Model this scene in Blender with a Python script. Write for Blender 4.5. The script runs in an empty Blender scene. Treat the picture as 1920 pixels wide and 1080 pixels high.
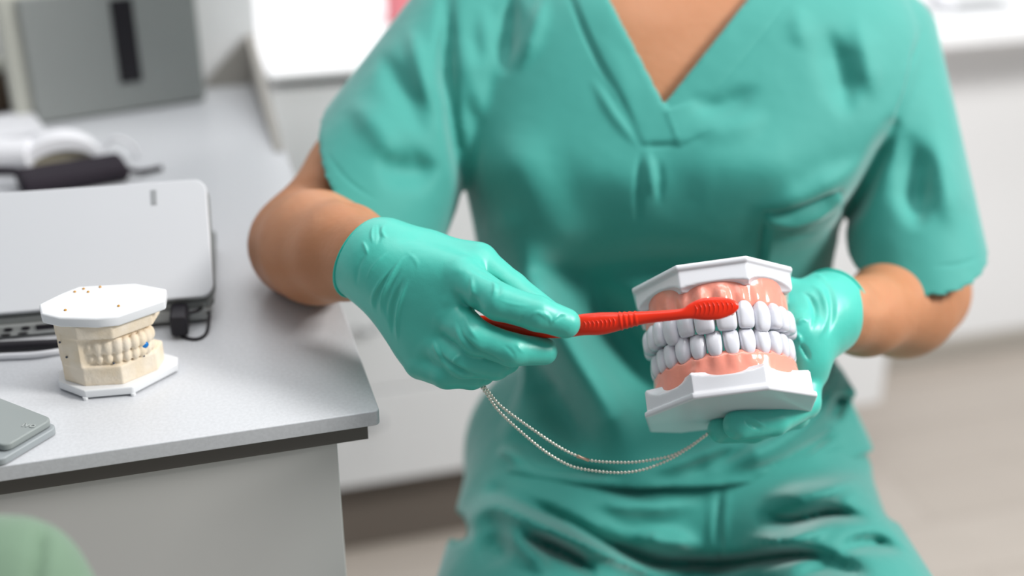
import bpy, math, random
import numpy as np
from mathutils import Vector, Matrix

# ------------------------------------------------------------------ camera
FPX = 2400.0
PITCH = math.radians(26.4)
CP, SP = math.cos(PITCH), math.sin(PITCH)
CZ = 1.35
DESK = 0.85
scene = bpy.context.scene
C = scene.collection
cam_d = bpy.data.cameras.new('camera')
cam_d.sensor_width = 36.0
cam_d.lens = FPX / 1920 * 36
cam_d.clip_start = 0.02
cam = bpy.data.objects.new('camera', cam_d)
C.objects.link(cam)
cam.location = (0, 0, CZ)
cam.rotation_euler = (math.radians(90) - PITCH, 0, 0)
cam_d.dof.use_dof = True
cam_d.dof.focus_distance = 0.925
cam_d.dof.aperture_fstop = 1.9
scene.camera = cam

# ------------------------------------------------------------------ world, lights, exposure
w = bpy.data.worlds.new('world'); scene.world = w; w.use_nodes = True
nt = w.node_tree; nt.nodes.clear()
wo = nt.nodes.new('ShaderNodeOutputWorld'); bg = nt.nodes.new('ShaderNodeBackground')
bg.inputs['Color'].default_value = (0.90, 0.95, 1.0, 1); bg.inputs['Strength'].default_value = 0.38
nt.links.new(bg.outputs[0], wo.inputs[0])


def area(name, loc, target, sx, sy, power, col):
    l = bpy.data.lights.new(name, 'AREA'); l.shape = 'RECTANGLE'; l.size = sx; l.size_y = sy
    l.energy = power; l.color = col
    o = bpy.data.objects.new(name, l); C.objects.link(o); o.location = loc
    o.rotation_euler = (Vector(target) - Vector(loc)).to_track_quat('-Z', 'Y').to_euler()
    return o


area('window_light', (1.75, 0.60, 2.25), (0.15, 1.1, 0.85), 0.5, 0.5, 62, (1.0, 0.985, 0.96))
area('ceiling_panel_light', (0.0, 0.75, 2.9), (0.0, 1.0, 0.85), 1.2, 0.8, 9, (1.0, 0.99, 0.97))
area('back_wall_fill_light', (0.7, 1.35, 2.9), (0.6, 2.2, 0.5), 2.4, 0.5, 27, (0.97, 0.99, 1.0))  # added fill aimed at the back wall to brighten it; no window there
scene.view_settings.view_transform = 'Standard'
scene.view_settings.look = 'None'
scene.view_settings.exposure = -0.2
scene.view_settings.gamma = 1.0
scene.view_settings.use_curve_mapping = False

# ------------------------------------------------------------------ geometry helpers
rng = random.Random(4)


def P(px, py, d):
    x = (px - 960) / FPX * d; v = (540 - py) / FPX * d
    return np.array([x, d * CP + v * SP, CZ - d * SP + v * CP])


def D(px, py, z=DESK):
    v = (540 - py) / FPX
    d = (CZ - z) / (SP - v * CP)
    return P(px, py, d)


def proj(X, Y, Z):
    dz = Z - CZ
    d = Y * CP - dz * SP
    v = Y * SP + dz * CP
    d = np.maximum(d, 1e-3)
    return 960 + X / d * FPX, 540 - v / d * FPX, d


ANG = math.radians(15.9)
ER = np.array([math.cos(ANG), math.sin(ANG), 0]); EB = np.array([-math.sin(ANG), math.cos(ANG), 0])
O0 = D(712, 770); O0[2] = 0


def W(u, v, z):
    return O0 + u * ER + v * EB + np.array([0, 0, z])


def mesh_np(name, V, faces, mat, parent=None, smooth=True):
    me = bpy.data.meshes.new(name)
    V = np.asarray(V, dtype=np.float32)
    if isinstance(faces, np.ndarray):
        n = len(faces); k = faces.shape[1]
        me.vertices.add(len(V)); me.vertices.foreach_set('co', V.ravel())
        me.loops.add(n * k); me.loops.foreach_set('vertex_index', faces.astype(np.int32).ravel())
        me.polygons.add(n)
        me.polygons.foreach_set('loop_start', np.arange(0, n * k, k, dtype=np.int32))
        me.polygons.foreach_set('loop_total', np.full(n, k, dtype=np.int32))
        me.update(calc_edges=True)
    else:
        me.from_pydata([tuple(map(float, v)) for v in V], [], faces)
        me.update()
    if smooth:
        me.polygons.foreach_set('use_smooth', np.ones(len(me.polygons), dtype=bool))
    me.materials.append(mat)
    o = bpy.data.objects.new(name, me); C.objects.link(o)
    if parent is not None:
        o.parent = parent
        o.matrix_parent_inverse = parent.matrix_basis.inverted()
    return o


def tag(o, label=None, cat=None, group=None, kind=None):
    if label: o['label'] = label
    if cat: o['category'] = cat
    if group: o['group'] = group
    if kind: o['kind'] = kind
    return o


def thing(name, label, cat, loc=(0, 0, 0), group=None):
    o = bpy.data.objects.new(name, None); C.objects.link(o); o.location = tuple(map(float, loc))
    o.empty_display_size = 0.02
    return tag(o, label, cat, group)


class MB:
    """collects shapes into one mesh"""
    def __init__(s): s.v = []; s.f = []

    def add(s, V, F):
        n = len(s.v); s.v += [tuple(map(float, p)) for p in V]; s.f += [tuple(i + n for i in f) for f in F]

    def box(s, fn, u0, u1, v0, v1, z0, z1):
        pts = [fn(u, v, z) for z in (z0, z1) for u, v in ((u0, v0), (u1, v0), (u1, v1), (u0, v1))]
        s.add(pts, [(3, 2, 1, 0), (4, 5, 6, 7), (0, 1, 5, 4), (1, 2, 6, 5), (2, 3, 7, 6), (3, 0, 4, 7)])

    def prism(s, poly, lo, hi, fn):
        """poly list of (u,v), extruded lo..hi with fn(u,v,z)"""
        n = len(poly)
        pts = [fn(a, b, lo) for a, b in poly] + [fn(a, b, hi) for a, b in poly]
        s.add(pts, [tuple(range(n))[::-1], tuple(range(n, 2 * n))] + [(i, (i + 1) % n, n + (i + 1) % n, n + i) for i in range(n)])

    def tube(s, pts, r, n=8, caps=True, up=None):
        pts = [np.array(p, float) for p in pts]
        rs = r if hasattr(r, '__len__') else [r] * len(pts)
        V = []; F = []
        prev = None
        for i, p in enumerate(pts):
            t = pts[min(i + 1, len(pts) - 1)] - pts[max(i - 1, 0)]
            t /= (np.linalg.norm(t) + 1e-12)
            if prev is None:
                a = np.array([0, 0, 1.0]) if abs(t[2]) < .9 else np.array([1.0, 0, 0])
            else: a = prev
            a = a - t * a.dot(t); a /= (np.linalg.norm(a) + 1e-12); prev = a
            b = np.cross(t, a)
            rr = rs[i] if hasattr(rs[i], '__len__') else (rs[i], rs[i])
            for k in range(n):
                an = 2 * math.pi * k / n
                V.append(p + a * rr[0] * math.cos(an) + b * rr[1] * math.sin(an))
        for i in range(len(pts) - 1):
            for k in range(n):
                F.append((i * n + k, i * n + (k + 1) % n, (i + 1) * n + (k + 1) % n, (i + 1) * n + k))
        if caps:
            F.append(tuple(range(n))[::-1]); F.append(tuple(range((len(pts) - 1) * n, len(pts) * n)))
        s.add(V, F)

    def sphere(s, c, r, nu=10, nv=7, M=None):
        V = []; F = []
        r = r if hasattr(r, '__len__') else (r, r, r)
        for j in range(nv + 1):
            th = math.pi * j / nv
            for i in range(nu):
                ph = 2 * math.pi * i / nu
                q = np.array([r[0] * math.sin(th) * math.cos(ph), r[1] * math.sin(th) * math.sin(ph), r[2] * math.cos(th)])
                if M is not None: q = M @ q
                V.append(np.array(c) + q)
        for j in range(nv):
            for i in range(nu):
                F.append((j * nu + i, (j + 1) * nu + i, (j + 1) * nu + (i + 1) % nu, j * nu + (i + 1) % nu))
        s.add(V, F)

    def build(s, name, mat, parent=None, smooth=False, bevel=0, seg=3, label=None):
        o = mesh_np(name, s.v, s.f, mat, parent, smooth or bevel > 0)
        if bevel:
            m = o.modifiers.new('bevel', 'BEVEL'); m.width = bevel; m.segments = seg; m.limit_method = 'ANGLE'; m.angle_limit = math.radians(35)
            m.harden_normals = False
            for p in o.data.polygons: p.use_smooth = True
            wn = o.modifiers.new('wn', 'WEIGHTED_NORMAL'); wn.keep_sharp = True
        if label: o['label'] = label
        return o


def spline(pts, n=8):
    """Catmull-Rom through points"""
    pts = [np.array(p, float) for p in pts]
    out = []
    q = [2 * pts[0] - pts[1]] + pts + [2 * pts[-1] - pts[-2]]
    for i in range(1, len(q) - 2):
        for k in range(n):
            t = k / n
            out.append(0.5 * ((2 * q[i]) + (q[i + 1] - q[i - 1]) * t + (2 * q[i - 1] - 5 * q[i] + 4 * q[i + 1] - q[i + 2]) * t * t + (3 * q[i] - 3 * q[i + 1] + q[i + 2] - q[i - 1]) * t ** 3))
    out.append(pts[-1])
    return out


# ------------------------------------------------------------------ signed-distance sculpting
class Field:
    def __init__(s, lo, hi, h):
        s.h = h; s.lo = np.array(lo, float)
        n = [int(math.ceil((hi[i] - lo[i]) / h)) + 1 for i in range(3)]
        s.ax = [(lo[i] + h * np.arange(n[i])).astype(np.float32) for i in range(3)]
        s.n = n
        s.F = np.full(n, 0.08, np.float32)

    def grid(s, lo=None, hi=None):
        sl = []
        for i in range(3):
            a = 0 if lo is None else max(0, int((lo[i] - s.lo[i]) / s.h))
            b = s.n[i] if hi is None else min(s.n[i], int((hi[i] - s.lo[i]) / s.h) + 2)
            sl.append(slice(a, max(a, b)))
        X = s.ax[0][sl[0]][:, None, None]; Y = s.ax[1][sl[1]][None, :, None]; Z = s.ax[2][sl[2]][None, None, :]
        return tuple(sl), X, Y, Z

    def join(s, sl, v, k):
        a = s.F[sl]
        if k <= 0: s.F[sl] = np.minimum(a, v); return
        hh = np.clip(.5 + .5 * (v - a) / k, 0, 1)
        s.F[sl] = v + (a - v) * hh - k * hh * (1 - hh)

    def cap(s, p, q, r1, r2, k=0.004, m=0.03, flat=None):
        """round cone; flat=(axis vector, scale) squashes the section along that axis"""
        p = np.array(p, float); q = np.array(q, float); R = max(r1, r2)
        lo = np.minimum(p, q) - R - m; hi = np.maximum(p, q) + R + m
        sl, X, Y, Z = s.grid(lo, hi)
        s.join(sl, capd(X, Y, Z, p, q, r1, r2, flat), k)

    def chain(s, pts, k=0.004, m=0.03, flat=None):
        """pts: list of (xyz, r)"""
        for (a, ra), (b, rb) in zip(pts[:-1], pts[1:]):
            s.cap(a, b, ra, rb, k, m, flat)

    def ell(s, c, r, k=0.004, M=None, m=0.03):
        c = np.array(c, float); R = max(r)
        sl, X, Y, Z = s.grid(c - R - m, c + R + m)
        s.join(sl, elld(X, Y, Z, c, r, M), k)

    def mesh(s):
        return surfnet(s.F, s.lo, s.h)


def capd(X, Y, Z, p, q, r1, r2, flat=None):
    p = np.array(p, float); d = np.array(q, float) - p; L2 = d.dot(d) + 1e-12
    x = X - p[0]; y = Y - p[1]; z = Z - p[2]
    t = np.clip((x * d[0] + y * d[1] + z * d[2]) / L2, 0, 1)
    x = x - t * d[0]; y = y - t * d[1]; z = z - t * d[2]
    e = x * x + y * y + z * z
    if flat is not None:
        ax, sc = flat
        g = x * ax[0] + y * ax[1] + z * ax[2]
        e = e + g * g * (1 / (sc * sc) - 1)
    return np.sqrt(e) - (r1 + (r2 - r1) * t)


def elld(X, Y, Z, c, r, M=None):
    x = X - c[0]; y = Y - c[1]; z = Z - c[2]
    if M is not None:
        x, y, z = (M[0][0] * x + M[0][1] * y + M[0][2] * z, M[1][0] * x + M[1][1] * y + M[1][2] * z, M[2][0] * x + M[2][1] * y + M[2][2] * z)
    k0 = np.sqrt((x / r[0]) ** 2 + (y / r[1]) ** 2 + (z / r[2]) ** 2)
    k1 = np.sqrt((x / r[0] ** 2) ** 2 + (y / r[1] ** 2) ** 2 + (z / r[2] ** 2) ** 2) + 1e-9
    return k0 * (k0 - 1) / k1


def smin(a, b, k):
    h = np.clip(.5 + .5 * (b - a) / k, 0, 1)
    return b + (a - b) * h - k * h * (1 - h)


def surfnet(F, lo, h):
    S = F < 0
    nx, ny, nz = F.shape
    cnt = np.zeros((nx - 1, ny - 1, nz - 1), np.int8)
    for i in (0, 1):
        for j in (0, 1):
            for k in (0, 1):
                cnt += S[i:nx - 1 + i, j:ny - 1 + j, k:nz - 1 + k]
    act = (cnt > 0) & (cnt < 8)
    I, J, K = np.nonzero(act)
    idx = np.full(act.shape, -1, np.int64); idx[I, J, K] = np.arange(len(I))
    pos = np.zeros((len(I), 3)); num = np.zeros(len(I))
    cor = [(a, b, c) for a in (0, 1) for b in (0, 1) for c in (0, 1)]
    val = {c: F[I + c[0], J + c[1], K + c[2]].astype(float) for c in cor}
    for c in cor:
        for ax in range(3):
            if c[ax] == 0:
                e = list(c); e[ax] = 1; e = tuple(e)
                a = val[c]; b = val[e]; m = (a < 0) != (b < 0)
                t = np.where(m, a / np.where(m, a - b, 1), 0)
                q = np.array(c, float)[None, :].repeat(len(I), 0); q[:, ax] += t
                pos += q * m[:, None]; num += m
    V = (np.stack([I, J, K], 1) + pos / num[:, None]) * h + lo
    Q = []
    for ax in range(3):
        a1, a2 = [(1, 2), (2, 0), (0, 1)][ax]
        sl0 = [slice(1, -1)] * 3; sl0[ax] = slice(0, -1)
        sl1 = [slice(1, -1)] * 3; sl1[ax] = slice(1, None)
        s0 = S[tuple(sl0)]; s1 = S[tuple(sl1)]
        for flip, m in ((False, s0 & ~s1), (True, ~s0 & s1)):
            p = np.stack(np.nonzero(m), 1)
            if not len(p): continue
            p[:, a1] += 1; p[:, a2] += 1
            def g(d1, d2):
                r = p.copy(); r[:, a1] -= d1; r[:, a2] -= d2
                return idx[r[:, 0], r[:, 1], r[:, 2]]
            q = np.stack([g(1, 1), g(0, 1), g(0, 0), g(1, 0)], 1)
            if flip: q = q[:, ::-1]
            Q.append(q)
    Q = np.concatenate(Q); Q = Q[(Q >= 0).all(1)]
    return V, Q


def vnorm(V, Q):
    n = np.cross(V[Q[:, 2]] - V[Q[:, 0]], V[Q[:, 3]] - V[Q[:, 1]])
    N = np.zeros_like(V)
    for k in range(4): 
        for a in range(3): N[:, a] += np.bincount(Q[:, k], n[:, a], len(V))
    return N / (np.linalg.norm(N, axis=1, keepdims=True) + 1e-12)


def relax(V, Q, it=2, lam=.5):
    E = np.concatenate([Q[:, [0, 1]], Q[:, [1, 2]], Q[:, [2, 3]], Q[:, [3, 0]]])
    for _ in range(it):
        S = np.zeros_like(V); n = np.bincount(E[:, 0], minlength=len(V)) + np.bincount(E[:, 1], minlength=len(V))
        for a in range(3):
            S[:, a] = np.bincount(E[:, 0], V[E[:, 1], a], len(V)) + np.bincount(E[:, 1], V[E[:, 0], a], len(V))
        V = V + lam * (S / n[:, None] - V)
    return V


def fold_eval(px, py, f):
    """f: (pts, width_px, amp_m, kind[, reach_px]) in picture directions.
    'g' ridge or valley fading at its ends, 'G' fading less, 'e' not at all, 'lip' one-sided step"""
    pts, wd, amp, kind = f[:4]
    if kind == 'poly':
        ii = np.nonzero((px > min(p[0] for p in pts) - 20) & (px < max(p[0] for p in pts) + 20) & (py > min(p[1] for p in pts) - 20) & (py < max(p[1] for p in pts) + 20))[0]
        X = px[ii]; Y = py[ii]; dd = np.full(len(ii), 1e9); ins = np.zeros(len(ii), bool)
        for k in range(len(pts)):
            (x0, y0), (x1, y1) = pts[k], pts[(k + 1) % len(pts)]
            t = np.clip(((X - x0) * (x1 - x0) + (Y - y0) * (y1 - y0)) / ((x1 - x0) ** 2 + (y1 - y0) ** 2), 0, 1)
            dd = np.minimum(dd, np.hypot(X - x0 - t * (x1 - x0), Y - y0 - t * (y1 - y0)))
            if y0 != y1: ins ^= ((y0 > Y) != (y1 > Y)) & (X < (x1 - x0) * (Y - y0) / (y1 - y0) + x0)
        return ii, amp * .5 * (1 + np.tanh(np.where(ins, dd, -dd) / wd))
    reach = f[4] if len(f) > 4 else wd * 4
    pl = np.array(spline([(a, b) for a, b in pts], 6))
    R = max(wd * 2.6, reach * 2.6 if kind == 'lip' else 0)
    ii = np.nonzero((px > pl[:, 0].min() - R) & (px < pl[:, 0].max() + R) & (py > pl[:, 1].min() - R) & (py < pl[:, 1].max() + R))[0]
    if not len(ii): return ii, np.zeros(0)
    X = px[ii]; Y = py[ii]
    best = np.full(len(ii), 1e9); sg = np.zeros(len(ii)); tt = np.zeros(len(ii))
    seg = pl[1:] - pl[:-1]; sl = np.linalg.norm(seg, axis=1); cum = np.concatenate([[0], np.cumsum(sl)]); tot = cum[-1]
    for k in range(len(seg)):
        t = np.clip(((X - pl[k, 0]) * seg[k, 0] + (Y - pl[k, 1]) * seg[k, 1]) / (sl[k] ** 2 + 1e-9), 0, 1)
        dx = X - pl[k, 0] - t * seg[k, 0]; dy = Y - pl[k, 1] - t * seg[k, 1]
        q = np.hypot(dx, dy); b = q < best
        best = np.where(b, q, best)
        sg = np.where(b, np.sign(dx * seg[k, 1] - dy * seg[k, 0] + 1e-9), sg)
        tt = np.where(b, (cum[k] + t * sl[k]) / tot, tt)
    fade = np.clip(np.minimum(tt, 1 - tt) / .4, 0, 1); fade = fade * fade * (3 - 2 * fade)
    wl = wd * (.55 + .45 * fade) if kind == 'g' else wd
    if kind == 'g': v = np.exp(-(best / wl) ** 2) * fade
    elif kind == 'G': v = np.exp(-(best / wd) ** 2) * (0.25 + .75 * np.clip(fade * 1.6, 0, 1))
    elif kind == 'e': v = np.exp(-(best / wd) ** 2)
    else:
        s_ = best * sg
        fd = np.clip(np.minimum(tt, 1 - tt) / .08, 0, 1)
        v = .5 * (1 + np.tanh(s_ / wd)) * np.exp(-(np.maximum(s_, 0) / reach) ** 2) * fd
    return ii, v * amp


def folds(V, Q, L, gate=True, smooth_n=4, gain=1.0):
    """raise or sink a finished surface along drawn lines, along its own normals"""
    N = vnorm(relax(V, Q, smooth_n), Q)
    px, py, d = proj(V[:, 0], V[:, 1], V[:, 2])
    view = V - np.array([0, 0, CZ]); view /= np.linalg.norm(view, axis=1, keepdims=True)
    fr = -(N * view).sum(1)
    gt = np.clip((fr + .05) / .25, 0, 1) if gate else np.ones(len(V))
    disp = np.zeros(len(V))
    for f in L:
        ii, v = fold_eval(px, py, f); disp[ii] += v
    return V + N * (disp * gt * gain)[:, None]


# ------------------------------------------------------------------ materials
def mat(name, col, rough=.5, spec=.5, metal=0, sheen=0, sheen_tint=(1, 1, 1), sss=0, sss_r=(1, .3, .15), coat=0,
        bump=0, bscale=200, var=0, vscale=8, var_col=None, trans=0, ior=1.45, stretch=None, detail=3, fine=0, fscale=900):
    m = bpy.data.materials.new(name); m.use_nodes = True
    n = m.node_tree; b = n.nodes['Principled BSDF']; L = n.links
    b.inputs['Base Color'].default_value = (*col, 1)
    b.inputs['Roughness'].default_value = rough
    b.inputs['Specular IOR Level'].default_value = spec
    b.inputs['Metallic'].default_value = metal
    b.inputs['IOR'].default_value = ior
    b.inputs['Coat Weight'].default_value = coat
    b.inputs['Coat Roughness'].default_value = .08
    b.inputs['Sheen Weight'].default_value = sheen
    b.inputs['Sheen Roughness'].default_value = .45
    b.inputs['Sheen Tint'].default_value = (*sheen_tint, 1)
    b.inputs['Transmission Weight'].default_value = trans
    if sss:
        b.inputs['Subsurface Weight'].default_value = sss
        b.inputs['Subsurface Radius'].default_value = sss_r
        b.inputs['Subsurface Scale'].default_value = .006
    tc = n.nodes.new('ShaderNodeTexCoord')
    vec = tc.outputs['Object']
    if stretch:
        mp = n.nodes.new('ShaderNodeMapping'); mp.inputs['Scale'].default_value = stretch
        L.new(vec, mp.inputs[0]); vec = mp.outputs[0]
    if var:
        t = n.nodes.new('ShaderNodeTexNoise'); t.inputs['Scale'].default_value = vscale; t.inputs['Detail'].default_value = detail
        L.new(vec, t.inputs['Vector'])
        r = n.nodes.new('ShaderNodeMix'); r.data_type = 'RGBA'
        c2 = var_col or tuple(max(0, c * (1 - var)) for c in col)
        r.inputs[6].default_value = (*col, 1); r.inputs[7].default_value = (*c2, 1)
        mr = n.nodes.new('ShaderNodeMapRange'); mr.inputs[1].default_value = .35; mr.inputs[2].default_value = .65
        L.new(t.outputs[0], mr.inputs[0]); L.new(mr.outputs[0], r.inputs[0]); L.new(r.outputs[2], b.inputs['Base Color'])
    if bump:
        t = n.nodes.new('ShaderNodeTexNoise'); t.inputs['Scale'].default_value = bscale; t.inputs['Detail'].default_value = detail
        L.new(vec, t.inputs['Vector'])
        bp = n.nodes.new('ShaderNodeBump'); bp.inputs['Distance'].default_value = bump; bp.inputs['Strength'].default_value = 1
        L.new(t.outputs[0], bp.inputs['Height']); L.new(bp.outputs[0], b.inputs['Normal'])
        if fine:
            t2 = n.nodes.new('ShaderNodeTexNoise'); t2.inputs['Scale'].default_value = fscale
            L.new(tc.outputs['Object'], t2.inputs['Vector'])
            b2 = n.nodes.new('ShaderNodeBump'); b2.inputs['Distance'].default_value = fine
            L.new(t2.outputs[0], b2.inputs['Height']); L.new(bp.outputs[0], b2.inputs['Normal']); L.new(b2.outputs[0], b.inputs['Normal'])
    return m


M = {
    'scrub': mat('scrub_cloth', (0.022, 0.285, 0.242), .72, .8, sheen=.6, sheen_tint=(.9, 1, 1), bump=.0040, bscale=11, detail=3, fine=.00010),
    'glove': mat('nitrile_glove', (0.06, 0.52, 0.425), .42, .8, sheen=.15, sheen_tint=(.8, 1, 1), sss=.12, sss_r=(.2, 1, .8), bump=.0005, bscale=70, fine=.00005, fscale=1400),
    'glove_rim': mat('glove_rim', (0.01, 0.46, 0.36), .4, .45),
    'skin': mat('skin', (0.50, 0.235, 0.125), .52, .35, sss=.18, bump=.0004, bscale=160, var=.2, vscale=14, var_col=(.44, .19, .09)),
    'white_plastic': mat('white_plastic', (0.74, 0.75, 0.79), .22, .5, coat=.2),
    'base_under': mat('base_underside', (0.60, 0.64, 0.62), .45, .4, var=.06, vscale=25),
    'gum': mat('gum', (0.88, 0.315, 0.235), .22, .5, coat=.5, sss=.1, bump=.0008, bscale=60),
    'tooth': mat('tooth', (0.70, 0.71, 0.77), .18, .5, coat=.5),
    'red': mat('red_plastic', (0.85, 0.030, 0.006), .30, .35, coat=.15),
    'bristle': mat('bristle', (0.8, 0.72, 0.62), .5, .4),
    'steel': mat('bead_steel', (0.80, 0.76, 0.68), .32, .5, metal=1),
    'brass': mat('brass_link', (0.75, 0.5, 0.38), .3, .5, metal=1),
    'quartz': mat('quartz', (0.64, 0.65, 0.675), .26, .4, var=.07, vscale=380, detail=2),
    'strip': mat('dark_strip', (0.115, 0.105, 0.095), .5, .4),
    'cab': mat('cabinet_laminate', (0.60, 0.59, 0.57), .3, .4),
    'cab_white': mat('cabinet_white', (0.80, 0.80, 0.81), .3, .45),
    'wall': mat('wall_paint', (0.90, 0.90, 0.91), .8, .2, bump=.0002, bscale=150),
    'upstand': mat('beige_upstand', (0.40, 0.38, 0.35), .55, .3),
    'base_board': mat('baseboard', (0.42, 0.39, 0.35), .5, .4),
    'toe': mat('toe_kick', (0.17, 0.145, 0.125), .6, .3),
    'plaster': mat('plaster', (0.86, 0.76, 0.63), .75, .25, var=.12, vscale=60, var_col=(.82, .69, .52), bump=.0005, bscale=180),
    'plate': mat('milky_plate', (0.80, 0.81, 0.83), .35, .5, sss=.2, sss_r=(1, 1, 1)),
    'pin': mat('amber_pin', (0.55, 0.28, 0.05), .4, .5),
    'blue': mat('blue_wax', (0.0, 0.18, 0.55), .35, .5),
    'dot': mat('pencil_mark', (0.08, 0.09, 0.12), .6, .3),
    'laptop': mat('laptop_shell', (0.60, 0.61, 0.635), .42, .4),
    'laptop_dark': mat('laptop_seam', (0.20, 0.21, 0.205), .45, .4),
    'silver': mat('silver_side', (0.42, 0.43, 0.42), .35, .5, metal=.3),
    'black': mat('black_plastic', (0.012, 0.010, 0.014), .45, .4),
    'pouch': mat('black_pouch', (0.02, 0.015, 0.022), .75, .3),
    'greybox': mat('grey_front', (0.30, 0.315, 0.305), .55, .35),
    'cream': mat('cream_casing', (0.52, 0.52, 0.46), .5, .35),
    'case': mat('grey_case', (0.285, 0.315, 0.31), .4, .45),
    'case_l': mat('grey_case_lower', (0.34, 0.37, 0.385), .4, .45),
    'emboss': mat('embossed_mark', (0.42, 0.45, 0.44), .4, .45),
    'photo': mat('card_sliver', (0.34, 0.30, 0.25), .4, .4, var=.5, vscale=400),
    'sage': mat('sage_trouser_knee', (0.17, 0.26, 0.18), .8, .2, sheen=.3, bump=.002, bscale=14),
    'pink': mat('pink_plastic', (0.72, 0.22, 0.25), .5, .3),
    'paper': mat('paper_white', (0.75, 0.75, 0.78), .6, .3),
    'tan': mat('tan_insert', (0.30, 0.27, 0.20), .6, .3),
    'brown': mat('brown_object', (0.10, 0.07, 0.05), .6, .3),
    'chrome': mat('chrome', (0.6, 0.6, 0.62), .2, .5, metal=1),
    'shoe': mat('shoe_white', (0.6, 0.6, 0.6), .5, .4),
    'hair': mat('hair', (0.03, 0.018, 0.01), .5, .4),
    'handle': mat('handle_grey', (0.36, 0.37, 0.38), .4, .5, metal=.4),
}

# wooden floor boards
fm = bpy.data.materials.new('floor_boards'); fm.use_nodes = True
n = fm.node_tree; b = n.nodes['Principled BSDF']; b.inputs['Roughness'].default_value = .42
tc = n.nodes.new('ShaderNodeTexCoord'); mp = n.nodes.new('ShaderNodeMapping'); mp.inputs['Rotation'].default_value = (0, 0, -ANG)
br = n.nodes.new('ShaderNodeTexBrick'); br.inputs['Scale'].default_value = 1; br.inputs['Brick Width'].default_value = 1.2
br.inputs['Row Height'].default_value = .14; br.inputs['Mortar Size'].default_value = .0015; br.offset = .37
br.inputs['Color1'].default_value = (.52, .465, .415, 1); br.inputs['Color2'].default_value = (.49, .435, .385, 1); br.inputs['Mortar'].default_value = (.36, .31, .27, 1)
ns = n.nodes.new('ShaderNodeTexNoise'); ns.inputs['Scale'].default_value = 6
mp2 = n.nodes.new('ShaderNodeMapping'); mp2.inputs['Scale'].default_value = (1, 14, 1); mp2.inputs['Rotation'].default_value = (0, 0, -ANG)
mx = n.nodes.new('ShaderNodeMix'); mx.data_type = 'RGBA'; mx.blend_type = 'MULTIPLY'; mx.inputs[0].default_value = .18
n.links.new(tc.outputs['Object'], mp.inputs[0]); n.links.new(mp.outputs[0], br.inputs['Vector'])
n.links.new(tc.outputs['Object'], mp2.inputs[0]); n.links.new(mp2.outputs[0], ns.inputs['Vector'])
n.links.new(br.outputs[0], mx.inputs[6]); n.links.new(ns.outputs[0], mx.inputs[7]); n.links.new(mx.outputs[2], b.inputs['Base Color'])
M['floor'] = fm

# ------------------------------------------------------------------ the setting
WALL_V = .845
FARV = 1.24


def struct(name, mb, m, bevel=0):
    o = mb.build(name, m, bevel=bevel); o['kind'] = 'structure'; return o


q = MB(); q.box(W, -2.2, 3.4, -2.2, FARV + .1, -.03, 0); struct('floor', q, M['floor'])
CABR = 1.03
q = MB(); q.box(W, -2.2, 3.4, FARV, FARV + .1, 0, 2.8); struct('wall_back', q, M['wall'])
q = MB(); q.box(W, -2.2, 0.0, WALL_V, FARV - .001, 0, 2.8); struct('wall_left', q, M['wall'])
q = MB(); q.box(W, CABR + .02, 3.4, FARV - .014, FARV - .001, 0, .052); struct('baseboard_back', q, M['base_board'], .003)
SILLZ = 0.765
q = MB(); q.box(W, CABR - .3, 3.3, FARV - .16, FARV - .002, SILLZ - .03, SILLZ); struct('window_1', q, M['wall'], .004)

# ------------------------------------------------------------------ desk with plaster model
t = thing('worktop', 'white speckled quartz worktop of the desk beside the dentist', 'worktop', W(-.7, .53, DESK - .012))
def round_slab(u0, u1, v0, v1, r):
    pts = []
    for cx, cy, a0 in ((u1 - r, v0 + r, -90), (u1 - .001, v1 - .001, 0), (u0 + .001, v1 - .001, 90), (u0 + .001, v0 + .001, 180)):
        rr = r if a0 == -90 else .001
        for k in range(7):
            a = math.radians(a0 + 15 * k); pts.append((cx + rr * math.cos(a), cy + rr * math.sin(a)))
    return pts
q = MB(); q.prism(round_slab(-1.4, 0, 0, WALL_V - .002, .004), DESK - .0125, DESK, W)
q.build('slab', M['quartz'], t, bevel=.0025)
t = thing('desk_cabinet', 'pale laminate desk cabinet with a dark recessed rail under the worktop', 'cabinet', W(-.7, .53, 0))
q = MB(); q.box(W, -1.4, -.008, .011, .60, DESK - .030, DESK - .0128); q.build('rail', M['strip'], t, label='dark brown recessed rail')
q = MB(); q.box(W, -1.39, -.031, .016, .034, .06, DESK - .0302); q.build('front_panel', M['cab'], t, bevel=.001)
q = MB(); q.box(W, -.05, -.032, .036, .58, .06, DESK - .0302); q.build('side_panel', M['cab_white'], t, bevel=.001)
q = MB(); q.box(W, -1.38, -.06, .05, .56, 0, .06); q.build('plinth', M['toe'], t)

# corner upstand at the far end of the desk
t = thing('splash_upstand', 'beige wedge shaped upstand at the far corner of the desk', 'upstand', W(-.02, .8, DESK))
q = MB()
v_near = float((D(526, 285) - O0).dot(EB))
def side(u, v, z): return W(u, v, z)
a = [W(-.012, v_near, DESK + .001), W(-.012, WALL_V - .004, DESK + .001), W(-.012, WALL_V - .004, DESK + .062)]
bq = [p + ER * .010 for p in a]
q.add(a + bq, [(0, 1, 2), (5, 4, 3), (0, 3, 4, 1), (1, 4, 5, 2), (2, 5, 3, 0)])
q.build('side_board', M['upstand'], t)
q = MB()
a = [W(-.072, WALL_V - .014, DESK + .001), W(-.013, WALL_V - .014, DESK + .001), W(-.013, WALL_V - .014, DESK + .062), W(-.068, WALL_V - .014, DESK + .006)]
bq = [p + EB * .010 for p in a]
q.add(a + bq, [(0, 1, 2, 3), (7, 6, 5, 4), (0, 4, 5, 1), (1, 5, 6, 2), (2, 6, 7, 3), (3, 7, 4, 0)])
q.build('wall_board', M['upstand'], t)

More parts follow.
